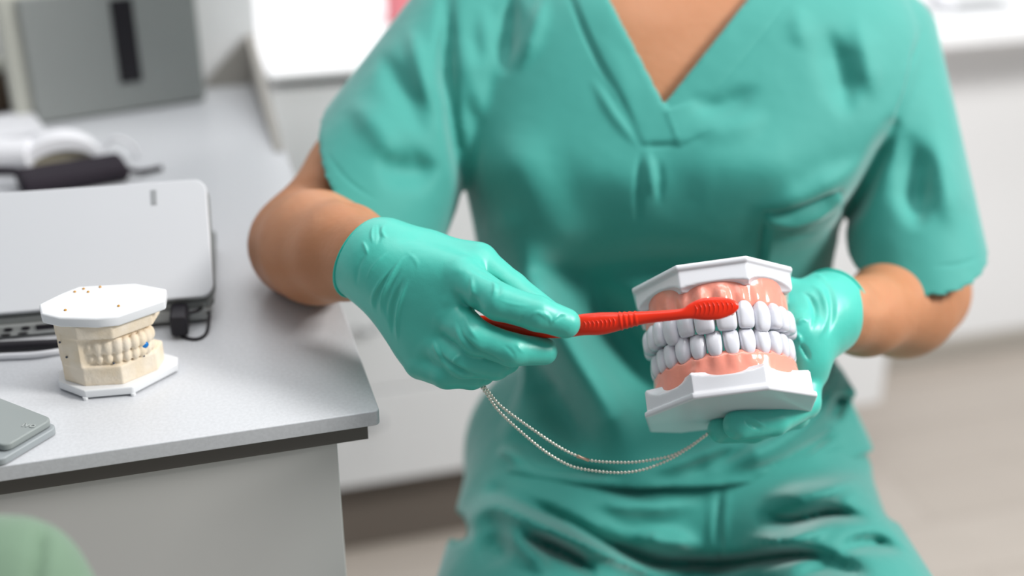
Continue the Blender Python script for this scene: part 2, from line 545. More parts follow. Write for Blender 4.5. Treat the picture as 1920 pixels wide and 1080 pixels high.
# ------------------------------------------------------------------ back counter with drawers
CF = .88
CABTOP = DESK
CL = .012
t = thing('back_worktop', 'long white counter top behind the seated dentist', 'worktop', W(.7, CF + .2, CABTOP - .02))
q = MB(); q.box(W, CL, CABR + .004, CF - .012, FARV - .002, CABTOP - .0115, CABTOP); q.build('slab', M['cab_white'], t, bevel=.003)
kz = .165
edges = [CL, CL + .5, CABR]
names = ['nearest the desk, seen under the arm', 'mostly hidden behind the seated person']
for i in range(len(edges) - 1):
    u0, u1 = edges[i] + .001, edges[i + 1] - .001
    t = thing('drawer_cabinet', 'white drawer cabinet under the back counter, ' + names[i], 'cabinet', W((u0 + u1) / 2, CF + .2, 0), 'cabinets under the back counter')
    q = MB(); q.box(W, u0, u1, CF + .02, FARV - .003, kz, CABTOP - .025); q.build('body', M['cab_white'], t)
    q = MB(); q.box(W, u0, u1, CF + .03, FARV - .01, CABTOP - .0248, CABTOP - .0118); q.build('rail', M['strip'], t)
    q = MB(); q.box(W, u0, u1 - .03, CF + .06, FARV - .01, 0, kz - .0002); q.build('toe_kick', M['toe'], t, label='brown recessed toe kick')
    zs = [CABTOP - .026, .66, .50, .335, kz]
    for k in range(4):
        q = MB(); q.box(W, u0 + .0015, u1 - .0015, CF, CF + .0195, zs[k + 1] + .002, zs[k] - .002)
        dr = q.build('drawer', M['cab_white'], t, bevel=.0015)
        q = MB(); um = u0 + .115 if i == 0 else (u0 + u1) / 2
        zc = zs[k] - .05
        q.tube([W(um - .014, CF - .001, zc), W(um - .014, CF - .016, zc), W(um + .014, CF - .016, zc), W(um + .014, CF - .001, zc)], .003, 8)
        q.build('handle', M['handle'], dr, smooth=True)

# things on the back counter and sill
t = thing('pink_dispenser', 'pink plastic dispenser standing on the back counter behind the shoulder', 'dispenser', W(.05, 1.2, CABTOP))
pc = D(762, 42, CABTOP)
t.location = tuple(map(float, pc))
q = MB(); q.prism([(.030 * math.cos(a), .024 * math.sin(a)) for a in np.linspace(0, 2 * math.pi, 24, endpoint=False)], .0, .055, lambda a, b_, z: pc + np.array([a, b_, z]))
q.build('body', M['pink'], t, bevel=.006)
q = MB(); q.prism([(.018 * math.cos(a), .016 * math.sin(a)) for a in np.linspace(0, 2 * math.pi, 20, endpoint=False)], .0555, .07, lambda a, b_, z: pc + np.array([a, b_, z]))
q.build('cap', M['pink'], t, bevel=.003)

sc_ = D(1790, 18, SILLZ)
t = thing('sill_tray', 'shallow grey metal tray lying on the window sill', 'tray', sc_)
q = MB(); fs = lambda a, b_, z: sc_ + ER * a + EB * b_ + np.array([0, 0, z])
q.box(fs, -.045, .11, -.035, .045, .0005, .006); q.build('tray_base', M['handle'], t, bevel=.002)
q = MB(); q.box(fs, -.04, -.02, -.03, .04, .0065, .03); q.build('end_block', M['paper'], t, bevel=.002)

# ------------------------------------------------------------------ speaker-like grey box at the far end of the desk
BL = D(72, 236); BR = D(386, 190)
ax = BR - BL; wid = np.linalg.norm(ax); ax /= wid
ay = np.array([-ax[1], ax[0], 0])
FX = lambda a, b_, z: BL + ax * a + ay * b_ + np.array([0, 0, z])
BH = .150
t = thing('grey_box', 'grey fronted box with a cream casing and a black upright stripe', 'box', FX(wid / 2, .06, 0))
q = MB(); q.box(FX, -.022, wid, .006, .052, .001, BH + .003); q.build('casing', M['cream'], t, bevel=.004)
q = MB(); q.box(FX, 0, wid, -.002, .0055, .003, BH); q.build('front_panel', M['greybox'], t, bevel=.002)
q = MB(); q.box(FX, wid * .50, wid * .63, -.0035, -.0022, .038, BH - .012); q.build('stripe', M['black'], t, bevel=.0005, label='black upright stripe')
bc = D(10, 205)
t = thing('brown_jar', 'small dark brown jar partly hidden beside the grey box', 'jar', bc)
q = MB(); q.prism([(.022 * math.cos(a), .022 * math.sin(a)) for a in np.linspace(0, 2 * math.pi, 24, endpoint=False)], .001, .05, lambda a, b_, z: bc + np.array([a - .01, b_, z]))
q.build('jar_body', M['brown'], t, bevel=.003)
q = MB(); q.prism([(.023 * math.cos(a), .023 * math.sin(a)) for a in np.linspace(0, 2 * math.pi, 24, endpoint=False)], .0505, .062, lambda a, b_, z: bc + np.array([a - .01, b_, z]))
q.build('lid', M['cream'], t, bevel=.002)

# ------------------------------------------------------------------ laptop
LT = .024
LH = math.radians(11)
lr0 = D(402, 556, DESK + LT)
lx = np.array([math.cos(LH), math.sin(LH), 0])
ly = np.array([-lx[1], lx[0], 0])
LD = .15
LX = lambda a, b_, z: np.array([lr0[0], lr0[1], DESK]) + lx * a + ly * b_ + np.array([0, 0, z])
t = thing('laptop', 'white laptop on the desk, lid half raised away, rear ports facing the viewer', 'laptop', LX(-.16, .07, 0))
def rr_poly(x0, x1, y0, y1, r, n=6):
    pts = []
    for cx, cy, a0 in ((x1 - r, y0 + r, -90), (x1 - r, y1 - r, 0), (x0 + r, y1 - r, 90), (x0 + r, y0 + r, 180)):
        for k in range(n + 1):
            a = math.radians(a0 + 90 * k / n); pts.append((cx + r * math.cos(a), cy + r * math.sin(a)))
    return pts
tip = P(380, 337, 1.082) - lr0
LL = math.hypot(tip[1] * 1.0, tip[2]); TI = math.atan2(tip[2], float(tip.dot(ly)))
LL = math.hypot(tip[2], float(tip.dot(ly)))
lz = ly * math.cos(TI) + np.array([0, 0, math.sin(TI)]); ln = np.cross(lx, lz)
LID = lambda a, b_, z: lr0 + lx * (a * (1 - .03 * b_ / LL)) + lz * b_ + ln * z + np.array([0, 0, 0])
q = MB(); q.prism(rr_poly(-.36, 0, 0, LL, .011), -.003, .003, LID); q.build('lid', M['laptop'], t, bevel=.0015, label='white lid')
q = MB(); q.prism(rr_poly(-.352, .0015, -.001, LL - .004, .011), -.006, -.0032, LID); q.build('screen_bezel', M['laptop_dark'], t)
q = MB(); q.prism(rr_poly(-.357, -.001, .0015, LD, .009), LT - .010, LT - .0045, LX); q.build('seam', M['laptop_dark'], t)
q = MB(); q.prism(rr_poly(-.357, -.003, .000, LD, .009), .003, LT - .0102, LX); q.build('base', M['silver'], t, bevel=.002, label='silver base with ports')
q = MB()
def oval(cx, cz, rx, rz, y=-.0006):
    return [LX(cx + rx * math.cos(a), y, cz + rz * math.sin(a)) for a in np.linspace(0, 2 * math.pi, 16, endpoint=False)]
for u in np.arange(-.34, -.10, .0135):
    if -.150 < u < -.10: continue
    for (dx_, zc_, rx_, rz_) in ((0, .0098, .0036, .0016), (-.003, .0052, .0042, .0010)):
        a_ = oval(u + dx_, zc_, rx_, rz_); b_ = [p + ly * .002 for p in a_]
        q.add(a_ + b_, [tuple(range(16))] + [(i, (i + 1) % 16, 16 + (i + 1) % 16, 16 + i) for i in range(16)])
q.build('vent_holes', M['black'], t)
q = MB(); q.box(LX, -.143, -.124, -.001, .004, .0075, .0120); q.build('port', M['black'], t, bevel=.0004)
q = MB()
q.box(LID, -.047, -.042, LL * .80, LL * .93, .0030, .0034) if ln[1] < 0 else q.box(LID, -.047, -.042, LL * .80, LL * .93, -.0034, -.0030)
q.build('emblem', M['handle'], t, bevel=.0002, label='small grey emblem')
for sx in (-.3, -.05):
    for sy in (.03, LD - .03):
        q = MB(); q.prism([(sx + .008 * math.cos(a), sy + .008 * math.sin(a)) for a in np.linspace(0, 2 * math.pi, 12, endpoint=False)], .0002, .003, LX)
        q.build('foot', M['black'], t)

# plug and thin cord
pl = LX(-.033, 0, .0145)
t = thing('usb_plug', 'black plug with a thin looped cord behind the plaster model', 'plug', pl)
q = MB(); pk = LX(-.028, 0, .012)
PK = lambda a, b_, z: pk + lx * a + ly * b_ + np.array([0, 0, z])
q.box(PK, -.008, .006, -.026, .001, -.0095, .009); q.build('connector', M['black'], t, bevel=.003)
q = MB()
cp = [PK(.006, -.006, .004), P(350, 588, 1.045), P(372, 582, 1.055), P(388, 570, 1.07), P(392, 590, 1.062)] + [D(388, 622, DESK + .002), D(372, 635, DESK + .0015), D(348, 633, DESK + .0015), D(322, 618, DESK + .0015)]
q.tube(spline(cp, 8), .0013, 8); q.build('cord', M['black'], t, smooth=True)
# thick cables in front of the laptop
q = MB(); q.tube(spline([D(-60, 655, DESK + .0042), D(0, 650, DESK + .0042), D(60, 647, DESK + .0042), D(130, 643, DESK + .0042), D(230, 628, DESK + .0042), D(270, 612, DESK + .0042)], 8), .0040, 12)
tag(q.build('black_cable', M['black'], smooth=True), 'thick black cable lying along the edge of the laptop', 'cable')
q = MB(); q.tube(spline([D(-60, 676, DESK + .0028), D(0, 669, DESK + .0028), D(60, 666, DESK + .0028), D(120, 658, DESK + .0028), D(200, 648, DESK + .0028)], 8), .0026, 12)
tag(q.build('white_cable', M['paper'], smooth=True), 'white cable lying on the desk in front of the black cable', 'cable')

# clutter behind laptop
pb = D(150, 352)
t = thing('black_pouch', 'flat black zip pouch lying behind the laptop', 'pouch', pb)
fp = lambda a, b_, z: pb + ax * a + ay * b_ + np.array([0, 0, z])
q = MB(); q.prism(rr_poly(-.058, .052, -.01, .04, .008), .001, .020, fp); q.build('pouch_body', M['pouch'], t, bevel=.008)
q = MB(); q.tube(spline([fp(.045, 0, .015), fp(.055, -.002, .010), fp(.066, .004, .005), fp(.078, .008, .0032), fp(.088, .010, .0032)], 6), .003, 8); q.build('strap', M['pouch'], t, smooth=True)
q = MB(); cc = D(20, 352)
q.tube(spline([cc + np.array([-.05, 0, .008]), cc + np.array([-.02, 0, .018]), cc + np.array([.01, 0, .018]), cc + np.array([.03, 0, .008])], 6), .0045, 8)
tag(q.build('black_hose', M['pouch'], smooth=True), 'black cord bundle curling behind the laptop at the picture edge', 'cord')
# white dispenser with tan hollow
wc = D(118, 318)
t = thing('white_dispenser', 'white curved plastic holder with a tan hollow front', 'holder', wc)
fw = lambda a, b_, z: wc + ax * a + ay * b_ + np.array([0, 0, z])
q = MB()
arc = [(.046 * math.cos(a) * 1.0, .036 * math.sin(a)) for a in np.linspace(0, math.pi, 17)]
inn = [(.037 * math.cos(a), .020 * math.sin(a)) for a in np.linspace(math.pi, 0, 17)]
q.prism(arc + inn, -.002, .03, lambda a, b_, z: fw(a, z, b_ + .001)); q.build('shell', M['paper'], t, bevel=.002)
q = MB(); q.prism([(.036 * math.cos(a), .019 * math.sin(a)) for a in np.linspace(0, math.pi, 17)], .008, .028, lambda a, b_, z: fw(a, z, b_ + .001)); q.build('tan_core', M['tan'], t)
q = MB(); q.tube(spline([fw(.044, .005, .010), fw(.058, 0, .026), fw(.074, -.005, .018), fw(.08, -.006, .003)], 6), .0022, 8)
q.build('tube', M['paper'], t, smooth=True)
pw = D(18, 325)
t = thing('paper_roll', 'small white paper roll lying behind the laptop', 'paper roll', pw)
q = MB(); q.tube([pw + np.array([-.05, 0, .019]), pw + np.array([.025, .004, .019])], .018, 20); q.build('roll', M['paper'], t, smooth=False, bevel=.002)
st = D(20, 262)
t = thing('paper_stack', 'low pile of white sheets in front of the grey box', 'papers', st)
q = MB()
for k in range(5):
    a = .02 * (k - 2); f2 = lambda a_, b_, z, a=a: st + ax * (a_ * math.cos(a) - b_ * math.sin(a)) + ay * (a_ * math.sin(a) + b_ * math.cos(a)) + np.array([0, 0, z])
    q.box(f2, -.12, .035, -.03, .05, .0005 + .003 * k, .003 + .003 * k)
q.build('sheets', M['paper'], t)

# ------------------------------------------------------------------ grey two-layer case at the near edge
K0 = D(115, 806, DESK + .006); K1 = D(18, 872, DESK + .003)
kx = K0 - K1; kx[2] = 0; kl = np.linalg.norm(kx); kx /= kl; ky = np.array([-kx[1], kx[0], 0])
KO = D(112, 812); 
t = thing('grey_case', 'flat grey hinged case of two layers at the front edge of the desk', 'case', KO)
KX = lambda a, b_, z: KO + kx * a + ky * b_ + np.array([0, 0, z])
q = MB(); q.prism(rr_poly(-.052, 0, 0, .11, .006), .0005, .0062, KX); q.build('lower_tray', M['case_l'], t, bevel=.0012)
q = MB(); q.prism(rr_poly(-.043, -.001, .003, .107, .006), .0066, .0122, KX); q.build('lid', M['case'], t, bevel=.0014)
q = MB(); q.prism(rr_poly(-.0495, -.044, .012, .05, .002), .0063, .0078, KX); q.build('card', M['photo'], t)
# embossed letters on the lid
def text(name, s, size, mat_, parent, origin, xd, yd, depth=.0002):
    cu = bpy.data.curves.new(name, 'FONT'); cu.body = s; cu.size = size; cu.extrude = depth
    cu.align_x = 'CENTER'; cu.align_y = 'CENTER'
    tmp = bpy.data.objects.new(name + '_c', cu); C.objects.link(tmp)
    dg = bpy.context.evaluated_depsgraph_get(); me = bpy.data.meshes.new_from_object(tmp.evaluated_get(dg))
    bpy.data.objects.remove(tmp)
    zd = np.cross(xd, yd)
    Mx = Matrix(((xd[0], yd[0], zd[0], origin[0]), (xd[1], yd[1], zd[1], origin[1]), (xd[2], yd[2], zd[2], origin[2]), (0, 0, 0, 1)))
    me.transform(Mx); me.materials.clear(); me.materials.append(mat_)
    o = bpy.data.objects.new(name, me); C.objects.link(o); o.parent = parent
    o.matrix_parent_inverse = parent.matrix_basis.inverted()
    return o
lt_o = D(55, 797, DESK + .0126)
text('embossed_letters', 'ivo', .0085, M['emboss'], t, lt_o, np.array([.985, -.17, 0]), np.array([.17, .985, 0]))

# ------------------------------------------------------------------ plaster jaws on plates
MC = D(219, 712); MC[2] = DESK
ma = math.radians(10)
mx_ = np.array([math.cos(ma), math.sin(ma), 0]); my_ = np.array([-math.sin(ma), math.cos(ma), 0])
MS = .001
def ML(x, y, z): return MC + (mx_ * x + my_ * y) * MS + np.array([0, 0, z * MS])
t = thing('plaster_jaw_model', 'cream plaster jaw model between milky white plates on the desk', 'jaw model', MC)
lp = [(-43, 8), (-41, -9), (-20, -27), (15, -27), (46, 3), (46, 14), (30, 26), (-30, 26)]
q = MB(); q.prism(lp, 1.5, 8, ML); lo_ = q.build('lower_plate', M['plate'], t, bevel=.0012, label='milky white plate')
for (a, b_) in ((-20, -26), (14.5, -26), (-42, 7), (44, 6), (28, 23)):
    q = MB(); q.prism([(a + 2.0 * math.cos(x), b_ + 2.0 * math.sin(x)) for x in np.linspace(0, 6.283, 10, endpoint=False)], 0.1, 2.5, ML); q.build('stud', M['plate'], lo_)
up = [(-48, 6), (-44, -10), (-30, -19), (-3, -25), (12, -24), (44, -3), (44, 16), (20, 30), (-22, 32), (-34, 22)]
q = MB(); q.prism(up, 58, 66.5, ML); uo = q.build('upper_plate', M['plate'], t, bevel=.0018, label='milky white plate')
for (a, b_) in ((-24, 22), (-18, 26), (-14, 20), (-6, 27), (-27, -8), (11, -8)):
    q = MB(); q.sphere(ML(a, b_, 66.6), .0012, 8, 5); q.build('pin', M['pin'], uo, smooth=True)
F = Field((-.045, -.035, .0), (.048, .035, .07), .0009)
sl, X, Y, Z = F.grid()
def prismd(X, Y, Z, poly, z0, z1, r=0.0):
    """rounded convex prism in metres"""
    d = None; n_ = len(poly)
    for i in range(n_):
        a = np.array(poly[i]) ; b2 = np.array(poly[(i + 1) % n_]); e = b2 - a; e = e / np.linalg.norm(e)
        nn = np.array([e[1], -e[0]])
        s_ = (X - a[0]) * nn[0] + (Y - a[1]) * nn[1] + r
        d = s_ if d is None else np.maximum(d, s_)
    dz = np.maximum(z0 + r - Z, Z - (z1 - r))
    return np.minimum(np.maximum(d, dz), 0) + np.hypot(np.maximum(d, 0), np.maximum(dz, 0)) - r
def sc(poly, s=.001, k=1.0): return [(a * s * k, b_ * s * k) for a, b_ in poly]
base = [(-36, 14), (-36, -8), (-20, -20), (8, -22), (32, -4), (36, 14), (20, 24), (-24, 24)]
F.F = prismd(X, Y, Z, sc(base), .0075, .0235, .001).astype(np.float32)
ub = [(-38, 14), (-37, -9), (-20, -21), (6, -23), (33, -5), (37, 14), (20, 26), (-24, 26)]
F.join(sl, prismd(X, Y, Z, sc(ub), .047, .0585, .001), .001)
# bodies between
F.join(sl, prismd(X, Y, Z, sc(base, k=.82), .020, .034, .004), .003)
F.join(sl, prismd(X, Y, Z, sc(ub, k=.80), .034, .050, .003), .003)
arch = []
for k in range(13):
    a = math.radians(-168 + 13 * k)
    arch.append((29 * math.cos(a) + 0, 20.5 * math.sin(a) + 4))
for i, (a, b_) in enumerate(arch):
    big = 1.25 if i in (5, 6, 7) else 1
    F.ell((a * .00103, b_ * .00103, .0385), (.0039 * big, .0044, .0062 * big), .0008)
    F.ell((a * .00100, b_ * .00100, .0290), (.0036, .0042, .0054), .0008)
sl, X, Y, Z = F.grid()
# side blocks at the back-left
F.join(sl, prismd(X, Y, Z, [(-.0375, .016), (-.0375, -.004), (-.0330, -.0125), (-.0205, -.019), (-.012, -.016), (-.012, .016)], .0225, .048, .001), .0015)
V, Q = F.mesh()
Vw = MC + V[:, :1] * mx_ + V[:, 1:2] * my_ + V[:, 2:3] * np.array([0, 0, 1])
mesh_np('plaster_jaws', Vw, Q, M['plaster'], t)
q = MB(); R3 = np.stack([mx_, my_, [0, 0, 1]], 1)
q.sphere(ML(24.0, -8.5, 33), (.0046, .003, .0034), 10, 7, R3); q.build('wax_spot', M['blue'], t, smooth=True, label='bright blue wax spot')
for a, b_, z in ((-34, -12.9, 43), (-30.6, -14.6, 31), (24, -9.6, 24), (3, -19.5, 25.3)):
    q = MB(); q.sphere(ML(a, b_, z), .0009, 8, 5); q.build('pencil_dot', M['dot'], t, smooth=True)

# ------------------------------------------------------------------ torso tables (world metres)
front = [(-110, 1.175), (-60, 1.145), (0, 1.125), (150, 1.110), (300, 1.098), (400, 1.115), (480, 1.15), (600, 1.19), (700, 1.205), (800, 1.19), (870, 1.168), (960, 1.15), (1150, 1.15)]
fz = []; fy = []
for py, d in front:
    p = P(1250, py, d); fz.append(p[2]); fy.append(p[1])
fz = np.array(fz[::-1]); fy = np.array(fy[::-1])
sides = [(-190, 1190, 1400, 1.27), (-150, 1090, 1480, 1.25), (-110, 990, 1580, 1.24), (-60, 900, 1660, 1.225), (0, 862, 1712, 1.22), (100, 852, 1715, 1.21), (200, 852, 1690, 1.20), (300, 862, 1640, 1.20), (400, 880, 1580, 1.22),
         (500, 897, 1560, 1.25), (600, 948, 1558, 1.27), (690, 990, 1565, 1.28), (740, 970, 1590, 1.28), (790, 938, 1620, 1.27), (860, 905, 1645, 1.25), (920, 882, 1662, 1.24), (1000, 876, 1680, 1.24), (1200, 870, 1690, 1.24)]
sz = []; sL = []; sR = []
for py, a, b_, d in sides:
    p = P(a, py, d); p2 = P(b_, py, d); sz.append(p[2]); sL.append(p[0]); sR.append(p2[0])
sz = np.array(sz[::-1]); sL = np.array(sL[::-1]); sR = np.array(sR[::-1])


def smooth_tab(zt, vt):
    zz = np.linspace(zt[0], zt[-1], 400); vv = np.interp(zz, zt, vt)
    sg = .016 / (zz[1] - zz[0]); k = np.arange(-int(3 * sg), int(3 * sg) + 1); g = np.exp(-(k / sg) ** 2 / 2); g /= g.sum()
    vp = np.concatenate([vv[0] + (vv[1] - vv[0]) * np.arange(-len(k), 0), vv, vv[-1] + (vv[-1] - vv[-2]) * np.arange(1, len(k) + 1)])
    return zz, np.convolve(vp, g, 'same')[len(k):-len(k)]


_t = sz; sz_, sL = smooth_tab(_t, sL); _, sR = smooth_tab(_t, sR); sz = sz_
fz, fy = smooth_tab(fz, fy)


def torso_d(X, Y, Z, grow=0.0):
    z = np.asarray(Z, float).ravel()
    xl = np.interp(z, sz, sL); xr = np.interp(z, sz, sR); yf = np.interp(z, fz, fy)
    k = np.ones(5) / 5
    sh = np.asarray(Z).shape
    a = ((xr - xl) / 2).reshape(sh); cx = ((xr + xl) / 2).reshape(sh)
    bf = 0.105 * np.clip(a / .15, .5, 1); yc = yf.reshape(sh) + 0.105
    yy = Y - yc
    b2 = np.where(yy < 0, bf, 0.12)
    e = (np.abs((X - cx) / a) ** 2.4 + np.abs(yy / b2) ** 2.4) ** (1 / 2.4)
    d = (e - 1) * np.minimum(a, b2) * .95
    top = sz[-1]
    return np.maximum(d, np.asarray(Z) - top) - grow


FM_X0, FM_Y0, FM_S = -200, -300, 2.0
def fold_map(L, gain=1.4):
    nx_, ny_ = 1200, 850
    gx, gy = np.meshgrid(FM_X0 + FM_S * np.arange(nx_), FM_Y0 + FM_S * np.arange(ny_), indexing='ij')
    A_ = np.zeros(nx_ * ny_); gx = gx.ravel(); gy = gy.ravel()
    for f in L:
        ii, v = fold_eval(gx, gy, f); A_[ii] += v * ((gain * 1.3) if f[0][0][1] > 430 or f[2] < 0 else 1.1)
    return A_.reshape(nx_, ny_).astype(np.float32)


def fold_at(A_, px, py):
    fx = np.clip((px - FM_X0) / FM_S, 0, A_.shape[0] - 1.01); fy_ = np.clip((py - FM_Y0) / FM_S, 0, A_.shape[1] - 1.01)
    i_ = fx.astype(np.int32); j_ = fy_.astype(np.int32); a = fx - i_; b_ = fy_ - j_
    return (A_[i_, j_] * (1 - a) * (1 - b_) + A_[i_ + 1, j_] * a * (1 - b_) + A_[i_, j_ + 1] * (1 - a) * b_ + A_[i_ + 1, j_ + 1] * a * b_)


def torso_gate(X, Y, Z):
    z = np.asarray(Z).ravel(); yc = (np.interp(z, fz, fy) + .105).reshape(np.asarray(Z).shape)
    return np.clip((yc - .02 - Y) / .05, 0, 1)


# large drape of the garment: (line, width px, height m, kind)
DRAPE = [
    ([(975, 320), (1010, 380), (1030, 430)], 62, .012, 'e'),
    ([(1120, 330), (1200, 350)], 55, .005, 'e'),
    ([(1340, 310), (1440, 320)], 70, .008, 'e'),
    ([(930, 500), (1060, 510), (1170, 500), (1300, 490), (1420, 480)], 36, -.010, 'g'),
    ([(955, 440), (1010, 560), (1075, 670), (1140, 770), (1205, 890)], 46, .028, 'G'),
    ([(1060, 500), (1120, 560), (1180, 650), (1240, 740), (1300, 800)], 45, -.020, 'g'),
    ([(930, 620), (1000, 720), (1070, 800), (1130, 850)], 34, -.018, 'g'),
    ([(985, 690), (960, 710)], 26, -.014, 'e'),
    ([(1060, 722), (1000, 735), (985, 740)], 16, -.012, 'g'),
    ([(880, 800), (960, 815), (1040, 870), (1120, 905)], 20, -.008, 'g'),
    ([(870, 850), (940, 845), (1010, 890)], 16, .007, 'g'),
    ([(870, 890), (960, 885), (1040, 895), (1180, 900)], 14, .008, 'g'),
    ([(1010, 868), (1100, 885), (1180, 895)], 10, -.009, 'g'),
    ([(1205, 885), (1280, 868), (1340, 845), (1400, 815)], 16, .011, 'g'),
    ([(1250, 890), (1330, 865), (1420, 835)], 12, -.008, 'g'),
    ([(1340, 870), (1430, 845), (1510, 795), (1560, 740), (1590, 670)], 26, .018, 'G'),
    ([(1370, 893), (1460, 868), (1530, 832), (1590, 785)], 8, -.008, 'g'),
    ([(1380, 890), (1500, 862), (1600, 815)], 14, .007, 'g'),
    ([(1565, 775), (1574, 752)], 11, -.018, 'e'),
    ([(1590, 690), (1620, 760), (1632, 820)], 22, .009, 'g'),
    ([(1535, 620), (1530, 700), (1495, 770)], 18, -.016, 'g'),
    # yoke and shoulder
    ([(962, -30), (955, 50), (945, 150)], 16, -.007, 'g'),
    ([(1025, -20), (1000, 60), (972, 140)], 16, .006, 'g'),
    ([(905, -10), (910, 80), (905, 190)], 18, .005, 'g'),
    ([(870, 60), (885, 140), (905, 240)], 20, .006, 'g'),
    ([(1545, 40), (1575, 150), (1590, 230)], 26, -.006, 'g'),
    ([(1490, 0), (1510, 100)], 20, .004, 'g'),
    ([(1600, 20), (1630, 120), (1640, 200)], 22, .006, 'g'),
    ([(1400, 400), (1480, 385), (1560, 345), (1630, 290)], 28, .009, 'g'),
    ([(1280, 185), (1350, 200), (1430, 160)], 20, -.004, 'g'),
    ([(1280, 240), (1370, 240), (1450, 215)], 24, .004, 'g'),
    # armhole hollows and sleeve folds
    ([(838, -30), (840, 80), (842, 160), (848, 230), (860, 300), (874, 370)], 14, -.007, 'G'),
    ([(828, 50), (830, 130), (836, 200)], 13, -.004, 'g'),
    ([(1700, 240), (1712, 300), (1716, 370), (1720, 440)], 28, -.012, 'g'),
    ([(1672, 240), (1640, 310), (1606, 380), (1565, 430)], 15, -.012, 'G'),
    ([(1750, 230), (1772, 340), (1792, 450)], 28, .007, 'g'),
    ([(650, 190), (700, 230), (750, 310)], 26, .006, 'g'),
    ([(700, 300), (760, 320), (830, 310)], 30, -.006, 'g'),
    ([(710, 90), (760, 180), (800, 270)], 24, -.004, 'g'),
    ([(765, 40), (790, 130), (812, 220)], 18, .006, 'g'),
]

def evened(U, h):
    """rescale a field so that it measures true distance near its surface"""
    g = np.gradient(U.astype(np.float32), h)
    G = np.sqrt(g[0] ** 2 + g[1] ** 2 + g[2] ** 2)
    return (U / np.clip(G, .7, 6)).astype(np.float32)


# arm joints
RS = P(885, 62, 1.22); RCF = P(700, 366, 1.160); RE = P(566, 460, 1.108)
LS = P(1662, 78, 1.235); LCF = P(1722, 508, 1.175); LE = P(1722, 548, 1.20)


def plane(X, Y, Z, c, n):
    n = np.array(n, float); n /= np.linalg.norm(n)
    return (X - c[0]) * n[0] + (Y - c[1]) * n[1] + (Z - c[2]) * n[2]


HEMX = [700, 800, 900, 1000, 1100, 1200, 1350, 1440, 1500, 1580, 1640, 1700, 1800]
HEMY = [945, 926, 908, 905, 911, 915, 912, 903, 892, 868, 845, 830, 820]
def hem_cut(X, Y, Z):
    """positive below the lower edge of the tunic"""
    a, b_, d_ = proj(X, Y, Z)
    return (b_ - np.interp(a, HEMX, HEMY)) * d_ / FPX * .9


person = thing('person', 'seated person in teal scrubs and gloves holding a red toothbrush and a tooth model', 'person', (0.147, 1.2, 0))

h = .0024
Fb = Field((-.23, .93, .66), (.46, 1.38, 1.22), h)
sl, X, Y, Z = Fb.grid()
tor = torso_d(X, Y, Z)
n1 = RCF - RS; n2 = LCF - LS
s1 = capd(X, Y, Z, P(872, 44, 1.21), RCF + n1 * .35, .055, .086)
s2 = capd(X, Y, Z, LS, LCF + n2 * .25, .048, .066)
pl1 = plane(X, Y, Z, P(712, 318, 1.16), (-.70, .12, -.70))
pl2 = plane(X, Y, Z, P(1722, 470, 1.175), (.15, .05, -.98))
pxg, pyg, dg_ = proj(X, Y, Z)
DM = fold_map(DRAPE)
dmap = fold_at(DM, pxg, pyg) * torso_gate(X, Y, Z)
full = evened(smin(smin(tor, s1, .010), s2, .010) - dmap, h)
torn = evened(tor - dmap, h)
cuffs = np.minimum(np.where(X < .15, pl1, pl2), torn - .002)
outer = np.maximum(np.maximum(full, cuffs), hem_cut(X, Y, Z))
shell = np.maximum(outer, -(full + .0062))
def sline(a, b_):  # signed px distance, positive to the right of a->b looking along the direction in image
    ex, ey = b_[0] - a[0], b_[1] - a[1]; L_ = math.hypot(ex, ey)
    return ((pxg - a[0]) * ey - (pyg - a[1]) * ex) / L_
sLn = sline((1243, 197), (1140, 0)); sRn = sline((1243, 197), (1400, 0))
